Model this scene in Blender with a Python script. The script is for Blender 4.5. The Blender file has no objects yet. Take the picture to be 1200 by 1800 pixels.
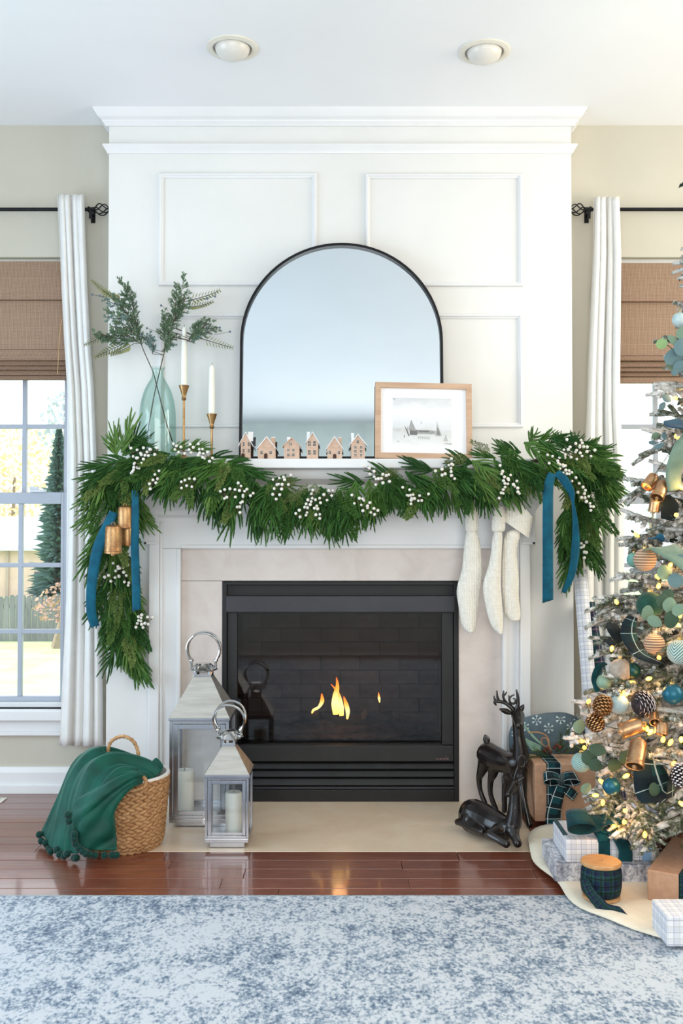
import bpy, bmesh, math, random
from mathutils import Vector, Matrix, noise
S = bpy.context.scene
COL = S.collection
R = random.Random(7)
PI = math.pi
V = Vector

# ------------------------------------------------------------------ camera
FPX = 1700.0
CAM = V((0.0, -3.8, 1.045))
PITCH = math.atan(36 / FPX)
cd = bpy.data.cameras.new('camera')
cam = bpy.data.objects.new('camera', cd)
COL.objects.link(cam)
cd.sensor_fit = 'VERTICAL'
cd.sensor_height = 36.0
cd.lens = FPX / 1800 * 36
cd.clip_start = 0.05
cd.clip_end = 300
cam.location = CAM
cam.rotation_euler = (PI / 2 + PITCH, 0, 0)
S.camera = cam

# ------------------------------------------------------------------ world, sun, fill lights for unseen windows, exposure
w = bpy.data.worlds.new('overcast_sky')
S.world = w
w.use_nodes = True
w.node_tree.nodes['Background'].inputs[0].default_value = (0.90, 0.95, 1.0, 1)
w.node_tree.nodes['Background'].inputs[1].default_value = 1.9


def area(name, loc, rot, sx, sy, watts, col):
    l = bpy.data.lights.new(name, 'AREA')
    l.shape = 'RECTANGLE'
    l.size, l.size_y = sx, sy
    l.energy = watts
    l.color = col
    o = bpy.data.objects.new(name, l)
    COL.objects.link(o)
    o.location = loc
    o.rotation_euler = rot
    return o


sl = bpy.data.lights.new('sun', 'SUN')
sl.energy = 2.6
sl.angle = 0.03
sl.color = (1.0, 0.95, 0.86)
so = bpy.data.objects.new('sun', sl)
COL.objects.link(so)
so.rotation_euler = V((1.0, -0.07, -0.62)).to_track_quat('-Z', 'Y').to_euler()
# added area lights standing in for unseen windows: behind the camera, at each side wall
area('window_light_south', (0.3, -4.47, 1.30), (PI / 2, 0, 0), 3.0, 1.7, 43, (1.0, 0.985, 0.965))
area('glass_door_light_west', (-2.55, -1.7, 1.10), (PI / 2, 0, -PI / 2), 1.9, 2.0, 44, (0.62, 0.81, 1.0))
area('window_light_east', (2.72, -1.25, 1.75), (PI / 2, 0, PI / 2), 1.6, 1.5, 44, (1.0, 0.94, 0.80))
S.view_settings.view_transform = 'Standard'
S.view_settings.look = 'None'
S.view_settings.gamma = 1.0
S.view_settings.use_curve_mapping = False
S.view_settings.exposure = 0.47
S.cycles.use_denoising = True
S.cycles.max_bounces = 8
S.cycles.diffuse_bounces = 4
S.cycles.glossy_bounces = 4
S.cycles.transmission_bounces = 8
S.cycles.transparent_max_bounces = 24
S.cycles.caustics_reflective = False
S.cycles.caustics_refractive = False
S.cycles.sample_clamp_indirect = 6.0


# ------------------------------------------------------------------ pixel to place
def ray(px, py):
    dx, dy = (px - 600) / FPX, (900 - py) / FPX
    c, s = math.cos(PITCH), math.sin(PITCH)
    return V((dx, c - dy * s, s + dy * c))


def P(px, py, Y):
    """the point on the vertical plane y = Y seen at a pixel of the photograph"""
    d = ray(px, py)
    return CAM + d * ((Y - CAM.y) / d.y)


def G(px, py, z=0.0):
    """the point on the level plane at height z"""
    d = ray(px, py)
    return CAM + d * ((z - CAM.z) / d.z)


def MP(Y):
    return (Y - CAM.y) / FPX          # metres per pixel at depth Y


# ------------------------------------------------------------------ mesh builder
class MB:
    def __init__(self):
        self.v, self.f, self.uv, self.mi = [], [], [], []
        self.cur = 0

    def face(self, idx, uv=None):
        self.f.append(tuple(idx))
        self.uv.append(uv)
        self.mi.append(self.cur)

    def box(self, x0, x1, y0, y1, z0, z1, M=None):
        b = len(self.v)
        x0, x1 = min(x0, x1), max(x0, x1)
        y0, y1 = min(y0, y1), max(y0, y1)
        z0, z1 = min(z0, z1), max(z0, z1)
        ps = [V((x, y, z)) for z in (z0, z1) for y in (y0, y1) for x in (x0, x1)]
        for q, ax in (((0, 2, 3, 1), 'xy'), ((4, 5, 7, 6), 'xy'), ((0, 1, 5, 4), 'xz'), ((2, 6, 7, 3), 'xz'), ((0, 4, 6, 2), 'yz'), ((1, 3, 7, 5), 'yz')):
            i, j = 'xyz'.index(ax[0]), 'xyz'.index(ax[1])
            self.face([b + k for k in q], [(ps[k][i], ps[k][j]) for k in q])
        self.v += [M @ p for p in ps] if M else ps
        return self

    def grid(self, rows, cu=False, cv=False, uvs=None, flip=False):
        b = len(self.v)
        n, m = len(rows), len(rows[0])
        for r in rows:
            self.v += [V(p) for p in r]
        for i in range(n if cu else n - 1):
            for j in range(m if cv else m - 1):
                i2, j2 = (i + 1) % n, (j + 1) % m
                q = [b + i * m + j, b + i * m + j2, b + i2 * m + j2, b + i2 * m + j]
                u = None
                if uvs:
                    u = [uvs(i, j), uvs(i, j + 1), uvs(i + 1, j + 1), uvs(i + 1, j)]
                if flip:
                    q.reverse()
                    if u:
                        u.reverse()
                self.face(q, u)
        return b

    def tube(self, pts, r, n=8, caps=True, flat=1.0):
        pts = [V(p) for p in pts]
        rows = []
        prev = None
        for i, p in enumerate(pts):
            t = (pts[min(i + 1, len(pts) - 1)] - pts[max(i - 1, 0)])
            if t.length < 1e-9:
                t = V((0, 0, 1))
            t.normalize()
            if prev is None:
                a = V((0, 1, 0)) if abs(t.y) < 0.9 else V((1, 0, 0))
                prev = (a - t * a.dot(t)).normalized()
            else:
                prev = prev - t * prev.dot(t)
                if prev.length < 1e-6:
                    prev = t.orthogonal()
                prev.normalize()
            bn = t.cross(prev)
            rr = r[i] if isinstance(r, (list, tuple)) else r
            rows.append([p + prev * (math.cos(2 * PI * k / n) * rr * flat) + bn * (math.sin(2 * PI * k / n) * rr) for k in range(n)])
        b = self.grid(rows, cv=True)
        if caps:
            self.face([b + k for k in range(n)][::-1])
            self.face([b + (len(pts) - 1) * n + k for k in range(n)])
        return self

    def lathe(self, prof, c=(0, 0, 0), n=24, M=None, cap0=True, cap1=True):
        c = V(c)
        rows = [[V((math.cos(2 * PI * k / n) * r, math.sin(2 * PI * k / n) * r, z)) for k in range(n)] for r, z in prof]
        rows = [[(M @ p if M else p) + c for p in r] for r in rows]
        b = self.grid(rows, cv=True)
        if cap0 and prof[0][0] > 1e-6:
            self.face([b + k for k in range(n)][::-1])
        if cap1 and prof[-1][0] > 1e-6:
            self.face([b + (len(prof) - 1) * n + k for k in range(n)])
        return self

    def ball(self, c, r, n=12, m=8, sc=(1, 1, 1), M=None, f=None):
        c = V(c)
        rows = []
        for i in range(m + 1):
            a = PI * i / m
            row = []
            for k in range(n):
                t = 2 * PI * k / n
                p = V((math.sin(a) * math.cos(t), math.sin(a) * math.sin(t), -math.cos(a)))
                rr = r * (f(p) if f else 1)
                p = V((p.x * sc[0], p.y * sc[1], p.z * sc[2])) * rr
                row.append((M @ p if M else p) + c)
            rows.append(row)
        self.grid(rows, cv=True, uvs=lambda i, j: (j / n, i / m))
        return self

    def prism(self, poly, y0, y1):
        """poly: (x, z) outline, counter-clockwise seen from -y"""
        b = len(self.v)
        n = len(poly)
        self.v += [V((x, y0, z)) for x, z in poly] + [V((x, y1, z)) for x, z in poly]
        self.face(range(b, b + n), [(x, z) for x, z in poly])
        self.face([b + n + k for k in range(n)][::-1], [(x, z) for x, z in poly][::-1])
        for k in range(n):
            k2 = (k + 1) % n
            self.face([b + k2, b + k, b + n + k, b + n + k2], [(0, 0), (.02, 0), (.02, .02), (0, .02)])
        return self

    def add(self, o, M):
        b = len(self.v)
        self.v += [M @ p for p in o.v]
        for f, u, m in zip(o.f, o.uv, o.mi):
            self.f.append(tuple(b + k for k in f))
            self.uv.append(u)
            self.mi.append(m)
        return self

    def mesh(self, name, mats, org=V((0, 0, 0)), smooth=True, angle=35):
        me = bpy.data.meshes.new(name)
        me.from_pydata([tuple(p - org) for p in self.v], [], self.f)
        for m in (mats if isinstance(mats, (list, tuple)) else [mats]):
            me.materials.append(m)
        if any(self.mi):
            me.polygons.foreach_set('material_index', self.mi)
        if any(u for u in self.uv):
            ul = me.uv_layers.new(name='uv')
            k = 0
            for f, u in zip(self.f, self.uv):
                for c in range(len(f)):
                    ul.data[k].uv = u[c] if u else (0, 0)
                    k += 1
        me.validate()
        if smooth:
            me.polygons.foreach_set('use_smooth', [True] * len(me.polygons))
            if angle:
                me.set_sharp_from_angle(angle=math.radians(angle))
        me.update()
        return me

    def build(self, name, mats, parent=None, smooth=True, angle=35, org=None, bevel=0):
        if org is None:
            if parent is not None:
                org = wloc(parent)
            else:
                lo = [min(p[k] for p in self.v) for k in range(3)]
                hi = [max(p[k] for p in self.v) for k in range(3)]
                org = V(((lo[0] + hi[0]) / 2, (lo[1] + hi[1]) / 2, lo[2]))
        me = self.mesh(name, mats, org, smooth, angle)
        o = bpy.data.objects.new(name, me)
        COL.objects.link(o)
        if parent is not None:
            o.parent = parent
            o.location = org - wloc(parent)
        else:
            o.location = org
        if bevel:
            md = o.modifiers.new('bevel', 'BEVEL')
            md.width = bevel
            md.segments = 2
            md.limit_method = 'ANGLE'
        return o


def wloc(o):
    l = V(o.location)
    while o.parent:
        o = o.parent
        l = l + V(o.location)
    return l


def thing(name, label, cat, loc, group=None):
    o = bpy.data.objects.new(name, None)
    COL.objects.link(o)
    o.empty_display_size = 0.05
    o.location = loc
    return tag(o, label, cat, group)


def tag(o, label, cat, group=None):
    o['label'] = label
    o['category'] = cat
    if group:
        o['group'] = group
    return o


def struct(o):
    o['kind'] = 'structure'
    return o


def copy_part(name, mesh, parent, loc, rot=None, scale=None):
    o = bpy.data.objects.new(name, mesh)
    COL.objects.link(o)
    o.parent = parent
    o.location = V(loc) - wloc(parent)
    if rot is not None:
        o.rotation_mode = 'QUATERNION'
        o.rotation_quaternion = rot
    if scale:
        o.scale = scale
    return o


def lerp(a, b, t):
    return a + (b - a) * t


def table(tab, x):
    """piecewise linear lookup in [(x, y...), ...]"""
    if x <= tab[0][0]:
        return tab[0][1:]
    for a, b in zip(tab, tab[1:]):
        if x <= b[0]:
            t = (x - a[0]) / (b[0] - a[0])
            return tuple(lerp(p, q, t) for p, q in zip(a[1:], b[1:]))
    return tab[-1][1:]


def spline(pts, n):
    """Catmull-Rom through pts, n samples a span"""
    pts = [V(p) for p in pts]
    out = []
    for i in range(len(pts) - 1):
        p0, p1, p2, p3 = pts[max(i - 1, 0)], pts[i], pts[i + 1], pts[min(i + 2, len(pts) - 1)]
        for k in range(n):
            t = k / n
            out.append(0.5 * ((2 * p1) + (p2 - p0) * t + (2 * p0 - 5 * p1 + 4 * p2 - p3) * t * t + (3 * p1 - p0 - 3 * p2 + p3) * t ** 3))
    out.append(pts[-1])
    return out


def frame_from(z, up=V((0, 0, 1))):
    """matrix whose local +Z looks along z"""
    return V(z).to_track_quat('Z', 'Y')


# ------------------------------------------------------------------ materials
def C(r, g, b):
    f = lambda c: (c / 255 / 12.92) if c / 255 <= 0.04045 else ((c / 255 + 0.055) / 1.055) ** 2.4
    return (f(r), f(g), f(b), 1)


class NT:
    def __init__(self, name):
        self.m = bpy.data.materials.new(name)
        self.m.use_nodes = True
        self.t = self.m.node_tree
        self.n = self.t.nodes
        self.p = self.n['Principled BSDF']
        self.out = self.n['Material Output']

    def new(self, kind, **kw):
        nd = self.n.new(kind)
        for k, v in kw.items():
            setattr(nd, k, v)
        return nd

    def link(self, a, b):
        self.t.links.new(a, b)

    def coords(self, scale=(1, 1, 1), which='Object', rot=(0, 0, 0)):
        tc = self.new('ShaderNodeTexCoord')
        mp = self.new('ShaderNodeMapping')
        mp.inputs['Scale'].default_value = scale
        mp.inputs['Rotation'].default_value = rot
        self.link(tc.outputs[which], mp.inputs[0])
        return mp.outputs[0]

    def noise(self, vec, scale, detail=4, rough=0.55, dist=0):
        nd = self.new('ShaderNodeTexNoise')
        nd.inputs['Scale'].default_value = scale
        nd.inputs['Detail'].default_value = detail
        nd.inputs['Roughness'].default_value = rough
        nd.inputs['Distortion'].default_value = dist
        self.link(vec, nd.inputs['Vector'])
        return nd.outputs['Fac']

    def wave(self, vec, scale, dist=0, detail=0, bands='Z', dscale=1.0):
        nd = self.new('ShaderNodeTexWave')
        nd.bands_direction = bands
        nd.inputs['Scale'].default_value = scale
        nd.inputs['Distortion'].default_value = dist
        nd.inputs['Detail'].default_value = detail
        nd.inputs['Detail Scale'].default_value = dscale
        self.link(vec, nd.inputs['Vector'])
        return nd.outputs['Fac']

    def ramp(self, fac, stops):
        nd = self.new('ShaderNodeValToRGB')
        e = nd.color_ramp.elements
        while len(e) < len(stops):
            e.new(0.5)
        for k, (pos, col) in enumerate(stops):
            e[k].position = pos
            e[k].color = col
        self.link(fac, nd.inputs[0])
        return nd.outputs[0]

    def mix(self, fac, a, b, mode='MIX'):
        nd = self.new('ShaderNodeMix')
        nd.data_type = 'RGBA'
        nd.blend_type = mode
        for s, v in ((nd.inputs[0], fac), (nd.inputs[6], a), (nd.inputs[7], b)):
            if hasattr(v, 'links'):
                self.link(v, s)
            else:
                s.default_value = v
        return nd.outputs[2]

    def math(self, op, a, b=0.0, c=None):
        nd = self.new('ShaderNodeMath')
        nd.operation = op
        for k, v in enumerate((a, b, c)):
            if v is None:
                continue
            if hasattr(v, 'links'):
                self.link(v, nd.inputs[k])
            else:
                nd.inputs[k].default_value = v
        return nd.outputs[0]

    def sep(self, vec):
        nd = self.new('ShaderNodeSeparateXYZ')
        self.link(vec, nd.inputs[0])
        return nd.outputs

    def bump(self, h, strength=0.3, dist=0.01):
        nd = self.new('ShaderNodeBump')
        nd.inputs['Strength'].default_value = strength
        nd.inputs['Distance'].default_value = dist
        self.link(h, nd.inputs['Height'])
        self.link(nd.outputs[0], self.p.inputs['Normal'])

    def set(self, **kw):
        names = {'base': 'Base Color', 'rough': 'Roughness', 'metal': 'Metallic', 'spec': 'Specular IOR Level', 'sheen': 'Sheen Weight',
                 'coat': 'Coat Weight', 'trans': 'Transmission Weight', 'ior': 'IOR', 'sss': 'Subsurface Weight', 'emit': 'Emission Color', 'power': 'Emission Strength', 'alpha': 'Alpha'}
        for k, v in kw.items():
            s = self.p.inputs[names[k]]
            if hasattr(v, 'links'):
                self.link(v, s)
            else:
                s.default_value = v
        return self


def mat(name, a, b=None, scale=30, stretch=(1, 1, 1), rough=0.5, bump=0, bscale=None, bdist=0.004, detail=4, lo=0.35, hi=0.65, rand=0.0, **kw):
    t = NT(name)
    vec = t.coords(stretch)
    f = t.noise(vec, scale, detail)
    b = b or tuple(min(1, c * 0.86) for c in a[:3]) + (1,)
    col = t.ramp(f, [(lo, b), (hi, a)])
    if rand:
        oi = t.new('ShaderNodeObjectInfo')
        col = t.mix(t.math('MULTIPLY', oi.outputs['Random'], rand), col, b)
    t.set(base=col, rough=rough, **kw)
    if bump:
        t.bump(t.noise(vec, bscale or scale * 2, 3), bump, bdist)
    return t.m


def glassy(name, tint, gloss=1.0, rough=0.0, ior=1.45, edge=None):
    t = NT(name)
    tr = t.new('ShaderNodeBsdfTransparent')
    tr.inputs[0].default_value = tint
    gl = t.new('ShaderNodeBsdfGlossy')
    gl.inputs['Roughness'].default_value = rough
    gl.inputs['Color'].default_value = (1, 1, 1, 1)
    lw = t.new('ShaderNodeLayerWeight')
    lw.inputs[0].default_value = 0.5
    if edge:
        t.link(t.ramp(lw.outputs['Facing'], [(0.3, tint), (0.95, edge)]), tr.inputs[0])
    f0 = ((ior - 1) / (ior + 1)) ** 2
    fr = t.math('ADD', t.math('MULTIPLY', t.math('POWER', lw.outputs['Facing'], 5.0), 1 - f0), f0)
    mx = t.new('ShaderNodeMixShader')
    t.link(t.math('MULTIPLY', fr, gloss), mx.inputs[0])
    t.link(tr.outputs[0], mx.inputs[1])
    t.link(gl.outputs[0], mx.inputs[2])
    t.link(mx.outputs[0], t.out.inputs[0])
    return t.m


def cloth(name, a, b, scale=60, trans=0.0, rough=0.85, bump=0.15, bscale=400, sheen=0.2):
    t = NT(name)
    vec = t.coords()
    col = t.ramp(t.noise(vec, scale), [(0.35, b), (0.65, a)])
    t.set(base=col, rough=rough, sheen=sheen, spec=0.2)
    t.bump(t.noise(vec, bscale, 2), bump, 0.002)
    if trans:
        tl = t.new('ShaderNodeBsdfTranslucent')
        t.link(col, tl.inputs[0])
        mx = t.new('ShaderNodeMixShader')
        mx.inputs[0].default_value = trans
        t.link(t.p.outputs[0], mx.inputs[1])
        t.link(tl.outputs[0], mx.inputs[2])
        t.link(mx.outputs[0], t.out.inputs[0])
    return t.m


def plaid(name, base, bands, lines, freq, rough=0.7, sheen=0.0, weave=0.1):
    """crossed bands: bands / lines = [(colour, offset, width, strength)] in fractions of the repeat, on the wrapped sheet's own UV"""
    t = NT(name)
    vec = t.coords((1, 1, 1), 'UV')
    x, y, z = t.sep(vec)
    col = t.mix(0.0, base, base)
    for colr, off, wd, st in list(bands) + list(lines):
        for ax in (x, y):
            fr = t.math('FRACT', t.math('ADD', t.math('MULTIPLY', ax, freq), off))
            m = t.math('MULTIPLY', t.math('LESS_THAN', fr, wd), st)
            col = t.mix(m, col, colr)
    t.set(base=col, rough=rough, sheen=sheen, spec=0.25)
    t.bump(t.noise(t.coords(), 500, 1), weave, 0.001)
    return t.m


WHITE = mat('white_paint', C(229, 228, 225), C(225, 224, 221), 3, rough=0.45)
TRIMW = mat('white_gloss_trim', C(231, 231, 231), C(226, 226, 227), 3, rough=0.35)
CEILM = mat('ceiling_paint', C(243, 244, 246), C(240, 241, 243), 2, rough=0.8)
WALLM = mat('greige_paint', C(198, 193, 179), C(193, 188, 174), 3, rough=0.75)
BLACK = mat('black_metal', C(30, 31, 34), C(22, 22, 25), 20, rough=0.4, metal=0.6)
BRASS = mat('antique_brass', C(186, 148, 100), C(150, 112, 72), 40, rough=0.34, metal=0.9)
WAX = mat('ivory_wax', C(243, 241, 233), C(236, 233, 222), 10, rough=0.45, sss=0.15)
WICK = mat('charred_wick', C(50, 45, 40), None, 30, rough=0.9)
STEEL = mat('polished_steel', C(205, 205, 205), C(188, 188, 190), 6, rough=0.14, metal=1.0)
BRUSHED = mat('brushed_steel', C(200, 196, 188), C(182, 178, 170), 8, (1, 1, 12), rough=0.3, metal=0.85)
PANE = glassy('window_glass', (0.97, 0.985, 0.98, 1), 0.9)
LPANE = glassy('lantern_glass', (0.95, 0.97, 0.98, 1), 1.0)
VASEG = glassy('sea_green_glass', (0.78, 0.89, 0.86, 1), 1.3, 0.02, 1.5, (0.34, 0.55, 0.50, 1))
KRAFT = mat('kraft_paper', C(190, 150, 122), C(178, 138, 110), 60, rough=0.8)

# ------------------------------------------------------------------ the room
HC = 2.71
XW, XE, YS, YN = -2.6, 2.8, -4.55, 0.12
ox = P(597.5, 900, 0).x                    # centre line of the chimney breast
BX0, BX1 = ox - 0.915, ox + 0.915          # breast faces
OP = {}                                    # window openings x0, x1, z0, z1
zt, zb = P(0, 452, YN).z, P(0, 1246, YN).z
xr = P(124, 900, YN).x
OP[1] = (xr - 0.78, xr, zb, zt)
OP[2] = (2 * ox - xr, 2 * ox - xr + 0.78, zb, zt)
FX0, FX1 = P(390, 1100, -0.02).x, P(806, 1100, -0.02).x
FZ1 = P(600, 1022, -0.02).z

# floor: a sub-floor under single hardwood boards
fl = struct(MB().box(XW, XE, YS, YN + 0.12, -0.06, -0.02).build('floor', mat('subfloor', C(96, 60, 46), None, 8, rough=0.6), smooth=False))


def plank_mat():
    t = NT('cherry_boards')
    vec = t.coords((1.2, 14, 14))
    oi = t.new('ShaderNodeObjectInfo')
    sh = t.new('ShaderNodeVectorMath')
    t.link(vec, sh.inputs[0])
    cb = t.new('ShaderNodeCombineXYZ')
    t.link(t.math('MULTIPLY', oi.outputs['Random'], 37.0), cb.inputs[0])
    t.link(t.math('MULTIPLY', oi.outputs['Random'], 91.0), cb.inputs[1])
    t.link(cb.outputs[0], sh.inputs[1])
    f = t.noise(sh.outputs[0], 6, 6, 0.65, 0.6)
    col = t.ramp(f, [(0.25, C(88, 44, 30)), (0.5, C(124, 66, 46)), (0.75, C(152, 88, 62))])
    col = t.mix(t.math('MULTIPLY', oi.outputs['Random'], 0.45), col, C(92, 46, 34))
    t.set(base=col, rough=0.34, coat=0.7, spec=0.5)
    t.p.inputs['Coat Roughness'].default_value = 0.09
    t.bump(f, 0.08, 0.002)
    return t.m


PLANK = plank_mat()
HX0, HX1, HY = ox - 0.665, ox + 0.665, P(600, 1497, 0).y
HY = G(600, 1497).y
pw = 0.0815
k = 0
y = YN
lens = [0.62, 0.9, 1.25, 0.8, 1.1]
while y > -4.5:
    y0 = y - pw
    spans = [(XW, XE)]
    if y > HY + 0.001:
        if y0 < HY - 0.001:
            y0 = HY
        spans = [(XW, HX0), (HX1, XE)]
    for a, b in spans:
        x = a - R.uniform(0, 0.7)
        while x < b:
            L = lens[k % 5] * R.uniform(0.8, 1.2) if y > -1.3 else 2.4
            k += 1
            xa, xb = max(x, a), min(x + L, b)
            if xb - xa > 0.03:
                m = MB().box(xa + 0.0006, xb - 0.0006, y0 + 0.0012, y - 0.0012, -0.02, R.uniform(-0.0007, 0.0))
                m.build('plank', PLANK, fl, smooth=False, org=V(((xa + xb) / 2, (y0 + y) / 2, 0)), bevel=0.0012)
            x += L
    y = y0

struct(MB().box(XW, XE, YS, YN, HC, HC + 0.05).build('ceiling', CEILM, smooth=False))


def wall_y(m, x0, x1, holes, ya, yb):
    """a wall slab between ya and yb with rectangular holes (x0, x1, z0, z1) given left to right"""
    x = x0
    for hx0, hx1, hz0, hz1 in holes:
        m.box(x, hx0, ya, yb, 0, HC)
        if hz0 > 0.001:
            m.box(hx0, hx1, ya, yb, 0, hz0)
        m.box(hx0, hx1, ya, yb, hz1, HC)
        x = hx1
    m.box(x, x1, ya, yb, 0, HC)


m = MB()
wall_y(m, XW, XE, [OP[1], (FX0, FX1, 0, FZ1), OP[2]], YN, YN + 0.14)
struct(m.build('wall_north', WALLM, smooth=False))
struct(MB().box(XW - 0.1, XW, YS, YN + 0.14, 0, HC).build('wall_west', WALLM, smooth=False))
struct(MB().box(XE, XE + 0.1, YS, YN + 0.14, 0, HC).build('wall_east', WALLM, smooth=False))
struct(MB().box(XW, XE, YS - 0.1, YS, 0, HC).build('wall_south', mat('sage_grey_paint', C(226, 233, 228), None, 3, rough=0.75), smooth=False))
m = MB()
wall_y(m, BX0, BX1, [(FX0, FX1, 0, FZ1)], 0.0, YN - 0.001)
breast = struct(m.build('wall_chimney', WHITE, smooth=False))


# sweep a profile [(out, z)] along a path of (x, y) corner points with outward offsets
def sweep_u(prof, xa, xb, yf, yback):
    m = MB()
    rows = []
    for out, z in prof:
        rows.append([V((xa - out, yback, z)), V((xa - out, yf - out, z)), V((xb + out, yf - out, z)), V((xb + out, yback, z))])
    m.grid(rows)
    return m


cz = [HC - 0.0005, P(600, 186, -0.05).z, P(600, 193, -0.045).z, P(600, 205, -0.03).z, P(600, 211, -0.018).z, P(600, 213, -0.02).z, P(600, 217, -0.018).z, P(600, 222, -0.006).z, P(600, 223, 0).z]
cp = list(zip([0.056, 0.056, 0.05, 0.036, 0.024, 0.022, 0.015, 0.012, 0.0], cz))
struct(sweep_u(cp, BX0, BX1, 0, YN - 0.001).build('trim_1', TRIMW, angle=20))
pz = [P(600, py, 0).z for py in (254, 256, 259, 263, 267, 270, 270.5)]
pp = list(zip([0.0, 0.021, 0.021, 0.014, 0.008, 0.006, 0.0], pz))
struct(sweep_u(pp, BX0, BX1, 0, YN - 0.001).build('trim_2', TRIMW, angle=20))


# the four raised picture-frame mouldings on the breast
def moulding_frame(px0, py0, px1, py1, parent):
    a, b = P(px0, py1, 0), P(px1, py0, 0)
    prof = [(0, 0.0), (0.0, 0.008), (0.004, 0.012), (0.010, 0.012), (0.013, 0.007), (0.019, 0.004), (0.019, 0)]
    rows = []
    for d, h in prof:
        rows.append([V((a.x + d, -h - 0.0005, a.z + d)), V((b.x - d, -h - 0.0005, a.z + d)), V((b.x - d, -h - 0.0005, b.z - d)), V((a.x + d, -h - 0.0005, b.z - d))])
    m = MB()
    m.grid(rows, cv=True, flip=True)
    return m.build('panel_moulding', TRIMW, parent, angle=20)


for q in ((279, 305, 557, 503), (642, 306, 918, 504), (279, 552, 557, 752), (642, 552, 918, 752)):
    moulding_frame(*q, breast)

# baseboards on either side of the breast
for side, xa, xb in (('left', XW, BX0), ('right', BX1, XE)):
    z1, z2, z3 = P(0, 1349, YN - 0.015).z, P(0, 1358, YN - 0.015).z, P(0, 1379, YN - 0.02).z
    prof = [(0.0, z1), (0.008, z1), (0.016, z2), (0.016, z3), (0.028, z3 - 0.004), (0.030, 0.006), (0.030, 0.0)]
    m = MB()
    m.grid([[V((xa, YN - o, z)), V((xb, YN - o, z))] for o, z in prof])
    struct(m.build('baseboard_' + side, TRIMW, angle=20))

# ------------------------------------------------------------------ windows
SASH = mat('sash_paint', C(172, 178, 190), C(166, 172, 184), 4, rough=0.4)  # shade of the backlit sashes is put into this colour


def window(n):
    x0, x1, z0, z1 = OP[n]
    sgn = 1 if n == 1 else -1
    yg = YN + 0.085
    root = bpy.data.objects.new('window_%d' % n, None)
    COL.objects.link(root)
    root.location = ((x0 + x1) / 2, YN, z0)
    struct(root)
    px = lambda p: P(p if n == 1 else 1195 - p, 900, yg).x
    m = MB()
    m.box(x0, x0 + 0.025, YN + 0.03, YN + 0.135, z0, z1)
    m.box(x1 - 0.025, x1, YN + 0.03, YN + 0.135, z0, z1)
    m.box(x0 + 0.025, x1 - 0.025, YN + 0.03, YN + 0.135, z1 - 0.03, z1)
    m.box(x0 + 0.025, x1 - 0.025, YN + 0.03, YN + 0.135, z0, z0 + 0.02)
    m.build('window_frame', TRIMW, root, smooth=False, bevel=0.002)
    xi0, xi1 = x0 + 0.025, x1 - 0.025
    zz = lambda py: P(0, py, yg).z
    # lower sash (room side) and upper sash
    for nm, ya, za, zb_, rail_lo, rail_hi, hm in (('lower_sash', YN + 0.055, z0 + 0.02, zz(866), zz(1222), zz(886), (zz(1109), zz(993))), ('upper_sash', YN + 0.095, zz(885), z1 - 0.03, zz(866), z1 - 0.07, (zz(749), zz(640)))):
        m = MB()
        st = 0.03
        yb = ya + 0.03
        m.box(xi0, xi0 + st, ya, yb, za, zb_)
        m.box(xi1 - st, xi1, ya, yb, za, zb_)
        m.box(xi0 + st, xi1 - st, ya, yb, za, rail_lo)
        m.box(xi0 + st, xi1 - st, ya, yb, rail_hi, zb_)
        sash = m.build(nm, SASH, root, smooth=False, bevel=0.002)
        gx0, gx1 = xi0 + st, xi1 - st
        nc = 4
        off = 0.0
        xs = [gx0 + (gx1 - gx0) * k / nc for k in range(nc + 1)]
        zs = [rail_lo] + list(hm) + [rail_hi]
        for k in range(1, nc):
            MB().box(xs[k] - 0.009, xs[k] + 0.009, ya + 0.004, yb - 0.004, rail_lo, rail_hi).build('muntin', SASH, sash, smooth=False, bevel=0.002)
        for z in hm:
            MB().box(gx0, gx1, ya + 0.005, yb - 0.005, z - 0.009, z + 0.009).build('muntin', SASH, sash, smooth=False, bevel=0.002)
        for a in range(nc):
            for b in range(3):
                MB().box(xs[a], xs[a + 1], ya + 0.013, ya + 0.016, zs[b], zs[b + 1]).build('pane', PANE, sash, smooth=False)
    if n == 1:
        lk = MB().box(px(57), px(83), YN + 0.045, YN + 0.075, zz(866), zz(866) + 0.012)
        lk.box(px(56), px(72), YN + 0.05, YN + 0.06, zz(866) + 0.012, zz(860) + 0.01)
        lk.build('sash_lock', mat('white_lock', C(210, 214, 220), None, 10, rough=0.4), root, smooth=False, bevel=0.002)
    # stool and apron
    MB().box(x0 - 0.06, x1 + 0.06, YN - 0.04, YN + 0.06, P(0, 1268, YN - 0.04).z, z0).build('window_sill', TRIMW, root, smooth=False, bevel=0.005)
    m = MB()
    a0, a1 = P(0, 1293, YN - 0.015).z, P(0, 1268, YN - 0.04).z
    m.box(x0 - 0.03, x1 + 0.03, YN - 0.014, YN, a0 + 0.014, a1)
    m.box(x0 - 0.034, x1 + 0.034, YN - 0.02, YN, a0, a0 + 0.014)
    m.build('apron', TRIMW, root, smooth=False, bevel=0.002)


window(1)
window(2)

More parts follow.
